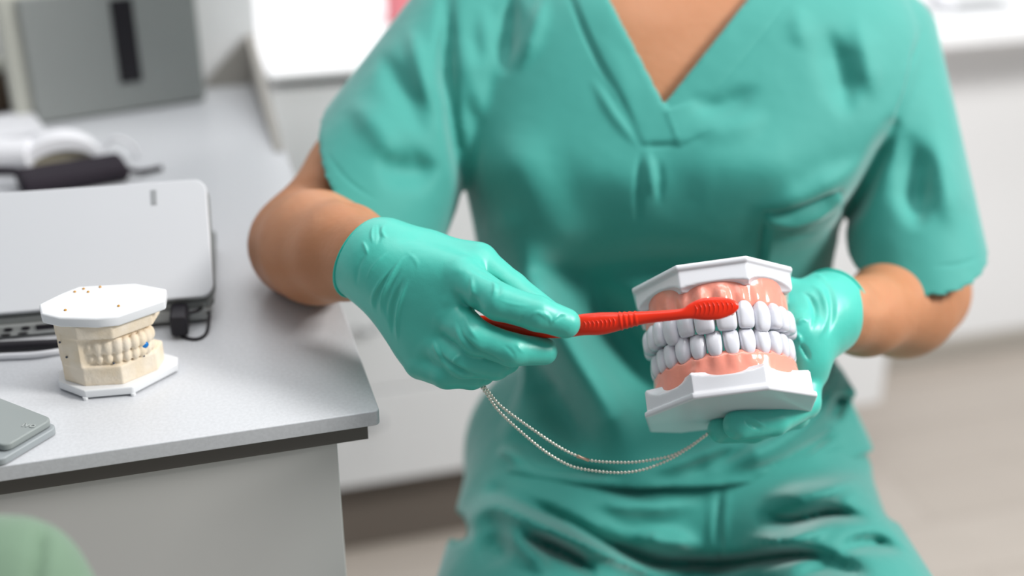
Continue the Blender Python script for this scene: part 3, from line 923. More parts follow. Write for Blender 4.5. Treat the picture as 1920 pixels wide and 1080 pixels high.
# inside the V: right of left edge and left of right edge
cut = np.maximum(sLn, -sRn) * dg_ / FPX
cut = np.maximum(cut, Y - 1.24)
neck_c = P(1262, -150, 1.25)
hole = np.sqrt((X - neck_c[0]) ** 2 + (Y - neck_c[1]) ** 2) - .068
hole = np.maximum(hole, .99 + .1 - Z)
shell = np.maximum(shell, -np.minimum(cut, hole))
Fb.F = shell.astype(np.float32)
V, Q = Fb.mesh()
V = relax(V, Q, 3, .4)
TOP = [
    ([(1438, 404), (1484, 404), (1532, 388), (1574, 364), (1592, 540), (1500, 570), (1420, 560)], 3, .0045, 'poly'),
    ([(1062, -40), (1132, -40), (1248, 200), (1276, 272), (1204, 272), (1150, 175)], 3, .0022, 'poly'),
    ([(1248, 205), (1262, 245), (1276, 275)], 4, .003, 'lip', 50),
    ([(1062, -20), (1110, 90), (1160, 180), (1206, 272)], 5, -.0022, 'G'),
    ([(1206, 272), (1240, 272), (1275, 268)], 5, -.002, 'G'),
    ([(1120, 60), (1165, 150), (1195, 240)], 20, .0015, 'g'),
    ([(1490, -10), (1410, 90), (1350, 160), (1300, 215)], 4, -.0010, 'G'),
    ([(1200, 275), (1198, 330), (1196, 430)], 7, -.0035, 'g'),
    ([(1213, 275), (1220, 330), (1225, 380)], 9, .0035, 'g'),
    ([(1235, 290), (1238, 340), (1236, 390)], 7, -.0025, 'g'),
    ([(1105, 140), (1150, 215), (1205, 285)], 10, .0028, 'g'),
    ([(1728, 60), (1712, 110), (1700, 160), (1684, 215), (1672, 250)], 5, -.0030, 'G'),
    ([(1710, 80), (1696, 160), (1680, 230)], 9, .002, 'g'),
    ([(1425, 510), (1432, 450), (1438, 402)], 4.5, -.0050, 'G'),
    ([(1438, 402), (1480, 402), (1530, 385), (1575, 362)], 5, -.0085, 'G'),
    ([(1436, 414), (1485, 413), (1530, 398), (1570, 378)], 6, .004, 'g'),
    ([(1440, 440), (1490, 437), (1540, 425)], 3, -.001, 'g'),
    ([(600, 268), (650, 335), (720, 385)], 3, -.0010, 'g'),
    ([(1740, 500), (1800, 495), (1850, 475)], 3, -.0012, 'g'),
]
V = folds(V, Q, TOP)
mesh_np('scrub_top', V, Q, M['scrub'], person)['label'] = 'short sleeved teal scrub top with a V neck'

# ------------------------------------------------------------------ trousers
DRAPE_T = [
    ([(860, 1000), (920, 950), (1000, 975), (1090, 1015), (1200, 1070)], 24, .016, 'g'),
    ([(930, 925), (1050, 975), (1140, 1022), (1240, 1055), (1350, 1060)], 15, -.016, 'G'),
    ([(960, 1000), (1060, 1035), (1130, 1090)], 14, -.012, 'g'),
    ([(1060, 1000), (1170, 1050), (1260, 1090)], 10, .009, 'g'),
    ([(1230, 1055), (1350, 1055), (1480, 1040), (1560, 1045)], 10, -.017, 'G'),
    ([(1080, 935), (1200, 950), (1330, 945)], 18, .007, 'g'),
    ([(1180, 1000), (1250, 1015), (1320, 1020)], 18, .010, 'g'),
    ([(1380, 1015), (1480, 1012), (1570, 985)], 16, .010, 'g'),
    ([(1400, 965), (1480, 978), (1560, 962), (1640, 975)], 13, -.013, 'g'),
    ([(1420, 940), (1530, 925), (1640, 890)], 22, .010, 'g'),
    ([(1260, 1095), (1380, 1062), (1480, 1045), (1580, 1030)], 11, -.008, 'g'),
    ([(1480, 1080), (1560, 1062), (1640, 1080)], 18, -.009, 'g'),
    ([(1550, 1035), (1630, 1018), (1700, 1035)], 15, -.008, 'g'),
    ([(1655, 890), (1668, 930), (1676, 955)], 13, -.022, 'e'),
    ([(858, 983), (864, 998)], 12, -.03, 'e'),
    ([(930, 970), (990, 1030), (1040, 1090)], 20, .008, 'g'),
    ([(900, 1000), (960, 1060)], 22, -.006, 'g'),
]
Ft = Field((-.19, .60, .04), (.50, 1.40, .76), .0040)
sl, X, Y, Z = Ft.grid()
ptx, pty, pd_ = proj(X, Y, Z)
Ft.F = evened(torso_d(X, Y, Z) - fold_at(DM, ptx, pty) * torso_gate(X, Y, Z) * np.clip((900 - pty) / 40, 0, 1), .0040) + .015
HL = np.array([.060, 1.13, .580]); HR = np.array([.245, 1.13, .588]); KL = np.array([-.015, .74, .575]); KR = np.array([.305, .74, .60])
AL = np.array([-.01, .80, .10]); AR = np.array([.28, .80, .10])
Ft.F = np.maximum(np.maximum(Ft.F, .52 - Z), Z - .735).astype(np.float32)
Ft.cap((.052, 1.15, .59), (.250, 1.15, .59), .098, .098, .04)
Ft.chain([(HL, .100), (KL, .082)], .035)
Ft.chain([(HR, .100), (KR, .082)], .035)
Ft.chain([(KL, .078), (AL, .06)], .03)
Ft.chain([(KR, .078), (AR, .06)], .03)
TRD = fold_map(DRAPE_T)
tg_ = np.clip((1.25 - Y) / .05, 0, 1) * np.clip((pty - 850) / 60, 0, 1)
Ft.F = (Ft.F - fold_at(TRD, ptx, pty) * tg_).astype(np.float32)
V, Q = Ft.mesh()
V = relax(V, Q, 1)
TR = [
    ([(1352, 915), (1347, 980), (1350, 1045)], 4.5, -.0045, 'G'),
    ([(1336, 915), (1334, 980), (1338, 1045)], 6, .002, 'G'),
    ([(1364, 915), (1360, 980), (1362, 1045)], 4, .0015, 'G'),
]
V = folds(V, Q, TR)
mesh_np('scrub_trousers', V, Q, M['scrub'], person)['label'] = 'teal scrub trousers creased over the lap'

# ------------------------------------------------------------------ body: neck, chest, arms, head as one surface
Fs = Field((-.25, .80, .66), (.46, 1.40, 1.66), .0038)
sl, X, Y, Z = Fs.grid()
qx, qy, _q = proj(X, Y, Z)
Fs.F = np.maximum(evened(torso_d(X, Y, Z) - fold_at(DM, qx, qy) * torso_gate(X, Y, Z), .0038) + .0125, .74 - Z).astype(np.float32)
Fs.chain([(neck_c + [0, .02, -.06], .064), (neck_c + [0, .01, .09], .056)], .05)
Fs.ell(neck_c + [0, -.005, .21], (.074, .095, .115), .03)
Fs.ell(neck_c + [0, -.045, .15], (.045, .045, .05), .03)
Fs.cap(neck_c + [0, -.098, .22], neck_c + [0, -.112, .19], .008, .013, .01)
for s_ in (-1, 1):
    Fs.ell(neck_c + [s_ * .076, .005, .20], (.010, .018, .03), .006)
WR = P(694, 487, .978)
Fs.chain([(RS + [0.015, 0, -.01], .036), (P(672, 325, 1.165), .042), (RE, .042)], .02)
Fs.chain([(RE, .042), (P(596, 464, 1.068), .0445), (P(645, 472, 1.02), .036), (WR, .027), (P(750, 512, .955), .024)], .018)
WL = P(1575, 590, 1.05)
Fs.chain([(LS + [-.01, 0, 0], .045), (P(1705, 380, 1.21), .043), (LE, .042)], .02)
Fs.chain([(LE, .041), (P(1690, 572, 1.16), .043), (P(1620, 594, 1.09), .029), (WL, .0245), (P(1530, 600, 1.035), .022)], .025)
V, Q = Fs.mesh()
V = relax(V, Q, 3)
V = folds(V, Q, [([(545, 345), (620, 348), (658, 376), (700, 405)], 9, -.005, 'g'),
                 ([(1665, 520), (1650, 560), (1640, 600)], 20, -.002, 'g')])
body = mesh_np('body', V, Q, M['skin'], person)
# hair and face details (above the picture)
Fh = Field(tuple(neck_c + [-.11, -.11, .10]), tuple(neck_c + [.11, .13, .36]), .005)
sl, X, Y, Z = Fh.grid()
hd = elld(X, Y, Z, neck_c + [0, .002, .225], (.084, .102, .118))
Fh.F = np.maximum(hd, -plane(X, Y, Z, neck_c + [0, -.035, .235], (0, .75, .65))).astype(np.float32)
V, Q = Fh.mesh(); mesh_np('hair', V, Q, M['hair'], person)['label'] = 'short dark hair'
for s_ in (-1, 1):
    q = MB(); q.sphere(neck_c + [s_ * .03, -.089, .215], (.013, .006, .007), 12, 8); q.build('eye', M['paper'], person, smooth=True)
q = MB(); q.sphere(neck_c + [0, -.091, .148], (.022, .006, .006), 12, 8); q.build('mouth', M['pink'], person, smooth=True)
for s_, A in ((-1, AL), (1, AR)):
    F = Field((A[0] - .07, A[1] - .22, 0), (A[0] + .07, A[1] + .11, .12), .005)
    F.chain([(A + [0, .05, -.055], .038), (A + [0, -.13, -.066], .036)], .02)
    F.cap(A + [0, .02, -.02], A + [0, .0, .0], .04, .04, .02)
    sl, X, Y, Z = F.grid(); F.F = np.maximum(F.F, .001 - Z)
    V, Q = F.mesh(); mesh_np('shoe', V, Q, M['shoe'], person)

# stool
t = thing('stool', 'black padded stool under the seated person', 'stool', (.145, 1.18, 0))
sc0 = np.array([.145, 1.19, 0])
circ = lambda r, n_=32: [(r * math.cos(a), r * math.sin(a)) for a in np.linspace(0, 2 * math.pi, n_, endpoint=False)]
fs = lambda a, b_, z: sc0 + np.array([a, b_, z])
q = MB(); q.prism(circ(.16), .41, .462, fs); q.build('seat', M['black'], t, bevel=.02)
q = MB(); q.prism(circ(.025, 20), .08, .41, fs); q.build('column', M['chrome'], t, smooth=False)
for k in range(5):
    a = 2 * math.pi * k / 5 + .3
    q = MB(); q.tube([fs(0, 0, .075), fs(.24 * math.cos(a), .24 * math.sin(a), .06)], [.018, .012], 10); lg_ = q.build('leg', M['chrome'], t, smooth=True)
    q = MB(); q.sphere(fs(.24 * math.cos(a), .24 * math.sin(a), .0255), .025, 12, 8); q.build('caster', M['black'], lg_, smooth=True)

# ------------------------------------------------------------------ gloves
def pts(*a): return [(P(x, y, d), r) for x, y, d, r in a]

Fg = Field((-.150, .72, .79), (.068, .985, .985), .00105)
k1 = .016
Wp = (722, 497, .966)
Fg.chain(pts((*Wp, .0275), (865, 522, .922, .0165)), k1)
Fg.chain(pts((*Wp, .027), (845, 585, .925, .0165)), k1)
Fg.chain(pts((722, 505, .966, .026), (818, 638, .935, .0155)), k1)
Fg.chain(pts((722, 512, .966, .025), (792, 676, .946, .0140)), k1)
Fg.chain(pts((760, 560, .975, .022), (790, 640, .965, .018)), k1)       # heel of the hand
Fg.chain(pts((735, 480, .968, .024), (800, 478, .965, .0155), (895, 495, .948, .0165)), .014)   # thumb base
fk = .0032
thumb = pts((895, 497, .948, .0160), (958, 541, .938, .0125), (1030, 592, .922, .0105))
index = pts((862, 519, .921, .0148), (935, 566, .897, .0130), (1008, 588, .895, .0122), (1060, 606, .899, .0108))
middle = pts((845, 590, .924, .0146), (895, 634, .903, .0124), (960, 656, .902, .0116), (1020, 659, .912, .0098))
ring = pts((818, 640, .934, .0145), (868, 676, .914, .0125), (928, 684, .918, .0108), (950, 676, .930, .0100))
pinky = pts((792, 677, .945, .0138), (838, 699, .928, .0115), (884, 704, .930, .0100), (905, 700, .940, .0092))
def union_into(Fld, chains, kin, kroot):
    base = Fld.F.copy()
    for ch in chains:
        Fld.F = np.full(Fld.n, .08, np.float32)
        Fld.chain(ch, .003)
        hh = np.clip(.5 + .5 * (Fld.F - base) / kin, 0, 1)
        base = Fld.F + (base - Fld.F) * hh - kin * hh * (1 - hh)
    Fld.F = base.astype(np.float32)
union_into(Fg, [thumb, index, middle, ring, pinky], .0018, 0)
# cuff
cu0 = P(684, 484, .980); cu1 = P(745, 508, .962)
sl, X, Y, Z = Fg.grid()
Fg.cap(cu0 + (cu0 - cu1) * .6, cu1, .0325, .0285, .012)
axn = (cu0 - cu1) / np.linalg.norm(cu0 - cu1)
pn = axn + np.array([.0, .0, .18])
Fg.F = np.maximum(Fg.F, plane(X, Y, Z, cu0, pn))
inn_ = capd(X, Y, Z, cu0 + axn * .08, cu1, .0305, .0265)
Fg.F = np.maximum(Fg.F, -inn_).astype(np.float32)
V, Q = Fg.mesh()
V = relax(V, Q, 2, .5)
GL = [
    ([(887, 545), (892, 575), (905, 592)], 6, -.0035, 'g'),
    ([(884, 515), (886, 545), (896, 575)], 5, .0020, 'g'),
    ([(876, 503), (905, 514), (930, 525), (960, 540)], 4, -.0022, 'g'),
    ([(924, 520), (928, 540), (922, 558)], 3.5, .0013, 'g'), ([(932, 522), (936, 542), (930, 562)], 4, -.0010, 'g'),
    ([(746, 650), (744, 600), (752, 560), (768, 520)], 4, .0030, 'g'), ([(738, 640), (735, 590), (744, 550), (760, 515)], 5, -.0035, 'g'),
    ([(700, 590), (698, 560), (712, 530), (735, 500)], 3.5, .0018, 'g'), ([(716, 600), (714, 565), (726, 530), (750, 490), (770, 478)], 3.5, .0020, 'g'),
    ([(708, 595), (706, 562), (719, 530), (742, 496)], 4, -.0022, 'g'), ([(727, 605), (724, 570), (738, 530), (756, 495)], 4, -.0020, 'g'),
    ([(690, 480), (685, 463), (678, 450)], 3, .0016, 'g'), ([(700, 420), (697, 440), (700, 460)], 2.5, .0013, 'g'), ([(722, 420), (716, 435), (728, 448)], 3, .0015, 'g'),
    ([(708, 415), (712, 440), (706, 462)], 3.5, -.0014, 'g'),
    ([(760, 470), (780, 490), (782, 510)], 4, .0006, 'g'), ([(685, 530), (700, 500), (730, 470)], 3, .0012, 'g'),
    ([(668, 540), (672, 500), (690, 470)], 4, -.0012, 'g'), ([(740, 455), (770, 450), (800, 455)], 5, -.0008, 'g'),
    ([(862, 612), (872, 638), (900, 664), (954, 681)], 4.5, -.0060, 'g'), ([(852, 600), (862, 630), (880, 655)], 5, .0025, 'g'),
    ([(822, 650), (834, 676), (868, 698), (908, 710)], 4.5, -.0060, 'g'), ([(812, 635), (818, 655), (832, 676)], 4, .0022, 'g'),
    ([(848, 683), (856, 672), (864, 664)], 3.2, .0026, 'g'),
    ([(870, 585), (880, 615), (900, 640)], 5, .0013, 'g'),
    ([(1040, 604), (1052, 594), (1062, 590)], 2.6, -.0018, 'g'), ([(1036, 610), (1040, 598), (1052, 590)], 3, .0016, 'g'),
    ([(992, 600), (1006, 586), (1020, 592), (1030, 606)], 3.4, .0012, 'g'),
    ([(1015, 582), (1030, 596), (1034, 612)], 3, .0015, 'g'), ([(982, 590), (975, 603), (980, 610)], 2.5, -.001, 'g'),
    ([(965, 640), (975, 655), (985, 662)], 3, .001, 'g'), ([(940, 645), (955, 655), (970, 675)], 3, -.0007, 'g'),
    ([(845, 510), (870, 508), (890, 512)], 10, .0010, 'g'), ([(820, 560), (835, 590), (830, 620)], 14, -.0018, 'g'),
    ([(845, 545), (865, 565), (872, 590)], 10, -.0015, 'g'), ([(930, 560), (960, 570), (1000, 575)], 3, .0005, 'g'),
]
V = folds(V, Q, GL, smooth_n=3, gain=.6)
g1 = mesh_np('glove', V, Q, M['glove'], person); g1['label'] = 'teal nitrile glove gripping the red toothbrush'
def rim_ring(c, n_, r, thick, parent, ex=1.0):
    n_ = np.array(n_) / np.linalg.norm(n_); a = np.cross(n_, [0, 0, 1.0]); a /= np.linalg.norm(a); b_ = np.cross(n_, a)
    return a, b_
def cuff_rim(Vm, Qm, c, n_, axis, r_out, parent):
    # ring where the cuff plane cuts the cuff cone
    n_ = n_ / np.linalg.norm(n_); ax_ = axis / np.linalg.norm(axis)
    a = np.cross(ax_, [0, 0, 1.0]); a /= np.linalg.norm(a); b_ = np.cross(ax_, a)
    pts_ = []
    for k in range(49):
        th = 2 * math.pi * k / 48; e = (a * math.cos(th) + b_ * math.sin(th)) * r_out
        p = c + e; p = p - ax_ * ((p - c).dot(n_) / ax_.dot(n_)); pts_.append(p)
    q = MB(); q.tube(pts_, .0015, 8, caps=False); q.build('cuff_rim', M['glove_rim'], parent, smooth=True)
cuff_rim(None, None, cu0, pn, axn, .0324, g1)

# other glove, holding the tooth model from behind and below
Fg = Field((.13, .78, .75), (.31, 1.02, .975), .0013)
Wq = (1545, 585, 1.04)
Fg.chain(pts((*Wq, .027), (1480, 600, 1.035, .022)), k1)
Fg.chain(pts((1545, 600, 1.04, .026), (1490, 650, 1.02, .021)), k1)
Fg.chain(pts((1535, 610, 1.03, .024), (1508, 672, 1.005, .0165), (1512, 700, 1.01, .015)), k1)
Fg.chain(pts((1520, 600, 1.03, .024), (1502, 622, 1.0, .018)), k1)
f1 = pts((1512, 690, 1.01, .0135), (1508, 755, .995, .0125), (1450, 787, .972, .0122), (1385, 796, .958, .0118))
f2 = pts((1500, 700, 1.025, .0135), (1490, 775, 1.01, .012), (1410, 803, .990, .0112), (1352, 806, .978, .0105))
f3 = pts((1480, 640, 1.04, .0135), (1440, 700, 1.05, .012), (1400, 730, 1.045, .0115))
f4 = pts((1490, 680, 1.035, .0135), (1470, 760, 1.03, .012), (1390, 790, 1.02, .011))
th = pts((1500, 570, 1.03, .017), (1460, 545, 1.035, .0135), (1410, 535, 1.03, .0115))
union_into(Fg, [f1, f2, f3, f4, th], .003, 0)
cv0 = P(1562, 578, 1.055); cv1 = P(1520, 595, 1.03)
sl, X, Y, Z = Fg.grid()
Fg.cap(cv0 + (cv0 - cv1) * .6, cv1, .0335, .029, .010)
axm = (cv0 - cv1) / np.linalg.norm(cv0 - cv1)
Fg.F = np.maximum(Fg.F, plane(X, Y, Z, cv0, axm))
Fg.F = np.maximum(Fg.F, -capd(X, Y, Z, cv0 + axm * .08, cv1, .031, .0265)).astype(np.float32)
V, Q = Fg.mesh(); V = relax(V, Q, 2)
V = folds(V, Q, [
    ([(1500, 545), (1520, 560), (1530, 590), (1520, 625)], 5, -.003, 'g'), ([(1515, 530), (1540, 550), (1548, 590), (1535, 640)], 6, .003, 'g'),
    ([(1530, 520), (1556, 545), (1562, 590), (1548, 640)], 5, -.0025, 'g'), ([(1500, 520), (1530, 515), (1555, 530)], 5, .002, 'g'),
    ([(1495, 640), (1508, 655), (1520, 680)], 4, -.003, 'g'), ([(1490, 610), (1505, 600), (1515, 605)], 4, .002, 'g'),
    ([(1395, 780), (1410, 797), (1430, 806)], 4, -.002, 'g'), ([(1405, 778), (1422, 792), (1440, 802)], 3, .0015, 'g'),
    ([(1490, 620), (1500, 635), (1498, 655)], 3, .002, 'g'),
], smooth_n=3)
g2 = mesh_np('glove', V, Q, M['glove'], person); g2['label'] = 'teal nitrile glove supporting the tooth model'
cuff_rim(None, None, cv0 - axm * .001, axm, axm, .0322, g2)

# ------------------------------------------------------------------ tooth model
cr = np.array([1.0, 0, 0]); cup = np.array([0, SP, CP]); cf = np.array([0, CP, -SP])
ta = math.radians(19); ra = math.radians(5.5)
def rollv(x, y):  # camera-plane vector with roll (counter-clockwise)
    return cr * (x * math.cos(ra) - y * math.sin(ra)) + cup * (x * math.sin(ra) + y * math.cos(ra))
ex = rollv(1, 0)
ez = rollv(0, 1) * math.cos(ta) + cf * math.sin(ta)
ey = cf * math.cos(ta) - rollv(0, 1) * math.sin(ta)
ya = math.radians(7.0)
ex, ey = ex * math.cos(ya) - ey * math.sin(ya), ey * math.cos(ya) + ex * math.sin(ya)
R3 = np.stack([ex, ey, ez], 1)
FRONT = np.array([0, -.0590, 0])
TO = P(1352, 617, .925) - R3 @ FRONT
def TM(v): return TO + np.asarray(v) @ R3.T
dm = thing('dental_model', 'large white dental teaching model with pink gums held in the gloved hand', 'dental model', TO)
outline = [(-26, -62), (26, -62), (61, -22), (60, 30), (38, 46), (-38, 46), (-60, 30), (-61, -22)]
def dental(up_):
    s_ = 1 if up_ else -1
    H = .0525 if up_ else .050
    wk = 1.0 if up_ else 1.04
    F = Field((-.072, -.072, 0.010), (.072, .054, H + .004), .0010)
    sl, X, Y, Z = F.grid()
    zb = .0325 if up_ else .0290
    poly = sc(outline, k=wk)
    F.F = prismd(X, Y, Z, sc(outline, k=wk * .965), zb, H - .001, .0012).astype(np.float32)
    F.join(sl, prismd(X, Y, Z, poly, H - .0045, H, .0014), .0008)
    # scalloped windows for the gum
    zc = .030 if up_ else .024
    wins = [((0, -62), (29.5, 11, .0048 if up_ else .0062), 0), ((44.5, -43), (27, 11.0, .0082 if up_ else .0058), 48), ((-44.5, -43), (27, 11.0, .0088 if up_ else .0090), -48), ((61, 4), (28, 9, .008), 90), ((-61, 4), (28, 9, .008), -90)]
    for (cx, cy), (rx, ry, rz), an in wins:
        an = math.radians(an); ca, sa = math.cos(an), math.sin(an)
        Mx = [[ca, sa, 0], [-sa, ca, 0], [0, 0, 1]]
        e = elld(X, Y, Z, (cx * .001 * wk, cy * .001 * wk, zb - .0005), (rx * .001, ry * .001, rz), Mx)
        F.F = np.maximum(F.F, -e).astype(np.float32)
    V, Q = F.mesh()
    V[:, 2] *= s_
    if s_ < 0: Q = Q[:, ::-1]
    o = mesh_np('upper_base' if up_ else 'lower_base', TM(V), Q, M['white_plastic'], dm)
    o['label'] = 'glossy white base'
    # gum
    ht = .0165 if up_ else .0155
    F = Field((-.066, -.068, ht - .008), (.066, .05, H - .006), .0010)
    sl, X, Y, Z = F.grid()
    zz = Z * 1.0
    grow = np.clip((Z - ht) / (.040 - ht), 0, 1.2) * .0020
    arch_pts = ARCH_G
    d = None
    for (a, b_) in zip(arch_pts[:-1], arch_pts[1:]):
        c_ = capd(X, Y, 0 * Z, (a[0], a[1], 0), (b_[0], b_[1], 0), .0085, .0085)
        d = c_ if d is None else np.minimum(d, c_)
    d = d - grow
    dz = np.maximum(ht - Z, Z - (H - .008))
    g = smin_max(d, dz, .005)
    F.F = g.astype(np.float32)
    # inner fill
    F.join(sl, prismd(X, Y, Z, sc(outline, k=.83 * wk), .0305 if up_ else .0255, H - .007, .002), .003)
    # papilla swellings & scallop at each tooth
    for (c, tang, wdt, kind) in TEETH[up_]:
        nrm = np.array([tang[1], -tang[0]])
        if nrm.dot(c - np.array([0, -.01])) < 0: nrm = -nrm
        cc = c - nrm * .0012
        F.ell((cc[0], cc[1], ht + .006), (wdt * .40, wdt * .46, .011), .004)
        cc = c + nrm * .0052
        e = elld(*F.grid()[1:], (cc[0], cc[1], ht - .0008), (wdt * .50, wdt * .56, .0042))
        F.F = np.maximum(F.F, -e).astype(np.float32)
    V, Q = F.mesh(); V = relax(V, Q, 1, .4); V[:, 2] *= s_
    if s_ < 0: Q = Q[:, ::-1]
    mesh_np('upper_gum' if up_ else 'lower_gum', TM(V), Q, M['gum'], dm)['label'] = 'glossy pink gum'
    # teeth
    for (c, tang, wdt, kind) in TEETH[up_]:
        nrm = np.array([tang[1], -tang[0]])
        if nrm.dot(c - np.array([0, -.01])) < 0: nrm = -nrm
        hgt = {'c': .0225, 'l': .0215, 'k': .0240, 'p': .0205, 'm': .0195}[kind] * (1 if up_ else .97)
        dep = {'c': .0075, 'l': .0072, 'k': .0088, 'p': .0098, 'm': .0115}[kind]
        top = ht + .0045
        nu, nv = 20, 14
        Vt = []; Ft_ = []
        for j in range(nv + 1):
            v_ = j / nv                       # 0 incisal .. 1 neck
            a = math.pi * v_
            cz_ = abs(math.cos(a)); pw_ = 5.5 if v_ < .5 else 2.6; rad = (1 - min(1, cz_) ** pw_) ** (1 / pw_)
            zz_ = (top - hgt) + hgt * (1 - math.cos(a)) / 2
            if v_ < .5: wf = 1.0
            else: wf = 1.0 - .30 * ((v_ - .5) * 2) ** 1.5
            if kind == 'k' and v_ < .35: wf *= .72 + .8 * v_
            dfac = (.55 + .9 * v_) if kind in 'clk' and v_ < .5 else 1.0
            for i in range(nu):
                ph = 2 * math.pi * i / nu
                cx = math.copysign(abs(math.cos(ph)) ** .62, math.cos(ph)); cy = math.copysign(abs(math.sin(ph)) ** .9, math.sin(ph))
                bx = wdt / 2 * 1.0 * rad * wf * cx
                by = dep / 2 * 1.25 * rad * dfac * cy + (.0012 * math.sin(a))
                p2 = c + tang * bx + nrm * (by + (.0016 if up_ else 0.0))
                Vt.append((p2[0], p2[1], zz_ * s_))
        for j in range(nv):
            for i in range(nu):
                f = (j * nu + i, j * nu + (i + 1) % nu, (j + 1) * nu + (i + 1) % nu, (j + 1) * nu + i)
                Ft_.append(f if s_ > 0 else f[::-1])
        mesh_np('tooth', TM(np.array(Vt)), np.array(Ft_), M['tooth'], dm)


def smin_max(a, b_, k):
    h_ = np.clip(.5 - .5 * (b_ - a) / k, 0, 1)
    return b_ + (a - b_) * h_ + k * h_ * (1 - h_)


def arch_curve(ax_, ay_, n_=400):
    t_ = np.linspace(-math.pi / 2 - .28, math.pi / 2 + .28, n_)
    return np.stack([ax_ * np.sin(t_), -ay_ * np.cos(t_) * 1.0], 1)


def place(widths, ax_, ay_, shift=0.0, off=(0, 0)):
    cv = arch_curve(ax_, ay_); seg = np.linalg.norm(np.diff(cv, axis=0), axis=1); cum = np.concatenate([[0], np.cumsum(seg)]); mid = cum[-1] / 2 + shift
    out = []
    for s_ in (-1, 1):
        pos = 0
        for wd, kind in widths:
            c = mid + s_ * (pos + wd / 2); pos += wd
            x = np.interp(c, cum, cv[:, 0]); y = np.interp(c, cum, cv[:, 1])
            x2 = np.interp(c + .001, cum, cv[:, 0]); y2 = np.interp(c + .001, cum, cv[:, 1])
            tg = np.array([x2 - x, y2 - y]); tg /= np.linalg.norm(tg)
            out.append((np.array([x + off[0], y + off[1]]), tg, wd, kind))
    return out


cvg = arch_curve(.0455, .0478, 40)
ARCH_G = [(a, b_) for a, b_ in cvg]
UPW = [(.0150, 'c'), (.0128, 'l'), (.0132, 'k'), (.0118, 'p'), (.0118, 'p'), (.0150, 'm'), (.0140, 'm')]
LOW = [(.0118, 'l'), (.0120, 'l'), (.0124, 'k'), (.0118, 'p'), (.0118, 'p'), (.0150, 'm'), (.0140, 'm')]
TEETH = {True: place(UPW, .0490, .0560, -.003), False: place(LOW, .0470, .0530, 0)}
dental(True); dental(False)
# hinge post joining the jaws at the back
q = MB(); q.tube([TM(np.array([-.02, .044, .045])), TM(np.array([-.02, .050, 0])), TM(np.array([-.02, .044, -.045]))], .004, 10)
q.tube([TM(np.array([.02, .044, .045])), TM(np.array([.02, .050, 0])), TM(np.array([.02, .044, -.045]))], .004, 10)
q.build('hinge', M['chrome'], dm, smooth=True)

# ------------------------------------------------------------------ toothbrush
bt = thing('toothbrush', 'bright red plastic toothbrush held against the model teeth', 'toothbrush', P(1090, 608, .905))
prof = [  # px, py, d, half height px, half thickness m
    (885, 600, .925, 10, .0036), (930, 608, .920, 14, .0045), (990, 616, .914, 16, .0050), (1050, 616, .908, 18, .0055), (1092, 609, .902, 20, .0058),
    (1125, 607, .899, 21, .0058), (1150, 604, .897, 18.5, .0055), (1170, 601, .896, 15.5, .0052), (1195, 597, .895, 13, .0048), (1225, 594, .893, 11, .0042),
    (1260, 591, .890, 10.2, .0036), (1283, 588, .888, 10.5, .0032), (1300, 583, .887, 16, .003), (1318, 580, .886, 20.5, .003), (1342, 578.5, .885, 21, .003), (1362, 576, .885, 18, .003), (1376, 574.5, .885, 12.5, .0028), (1384, 574, .885, 5, .002)]
pr = np.array(prof)
ss = np.linspace(0, len(pr) - 1, 170)
sp = np.array(spline([tuple(r) for r in prof], 10))
q = MB(); Vt = []; nn = 28
cen = [P(a[0], a[1], a[2]) for a in sp]
for i, a in enumerate(sp):
    c = cen[i]; tn = cen[min(i + 1, len(sp) - 1)] - cen[max(i - 1, 0)]; tn /= np.linalg.norm(tn)
    vw = c - np.array([0, 0, CZ]); vw /= np.linalg.norm(vw)
    upv = np.cross(tn, vw); upv /= np.linalg.norm(upv)
    if upv[2] < 0: upv = -upv
    fwv = np.cross(upv, tn); 
    if fwv.dot(vw) < 0: fwv = -fwv
    hh = a[3] / FPX * a[2]; rib = 0
    if 1163 < a[0] < 1196: rib = .0007 * max(0, math.cos((a[0] - 1164) / 9.3 * 2 * math.pi)) 
    ex_ = .8
    for k in range(nn):
        an = 2 * math.pi * k / nn
        cc_ = math.copysign(abs(math.cos(an)) ** .85, math.cos(an)); ssn = math.copysign(abs(math.sin(an)) ** ex_, math.sin(an))
        Vt.append(c + upv * (hh + rib) * cc_ + fwv * (a[4] + rib) * ssn)
Fc = [(i * nn + k, i * nn + (k + 1) % nn, (i + 1) * nn + (k + 1) % nn, (i + 1) * nn + k) for i in range(len(sp) - 1) for k in range(nn)]
Fc += [tuple(range(nn))[::-1], tuple(range((len(sp) - 1) * nn, len(sp) * nn))]
q.add(Vt, Fc)
def arc_on(px0, cyf, half, bow, r, dd):
    """curved raised ridge on the face seen from the front"""
    P_ = []
    for k in range(9):
        f_ = -1 + 2 * k / 8
        x = px0 + bow * (1 - f_ * f_)
        row = [np.interp(x, sp[:, 0], sp[:, j]) for j in range(5)]
        y = row[1] + cyf + f_ * half
        off = row[4] * max(.05, 1 - (abs((y - row[1]) / max(row[3], 1)) ** 2.0)) ** .5
        P_.append(P(x, y, row[2] - off * 1.0 - dd))
    q.tube(P_, [r * .4] + [r] * 7 + [r * .4], 6)
for k in range(9):
    x0 = 1301 + k * 8.4; hw = np.interp(x0 + 4, sp[:, 0], sp[:, 3]) * .66
    arc_on(x0, 0, hw, 6, .00045, -.0001)
for k in range(8):
    arc_on(1094 + k * 7.8, 1, 7.5 + k * .35, 4.5, .0005, -.0001)
q.build('handle', M['red'], bt, smooth=True, label='red moulded handle and head')
q = MB(); rg = random.Random(3)
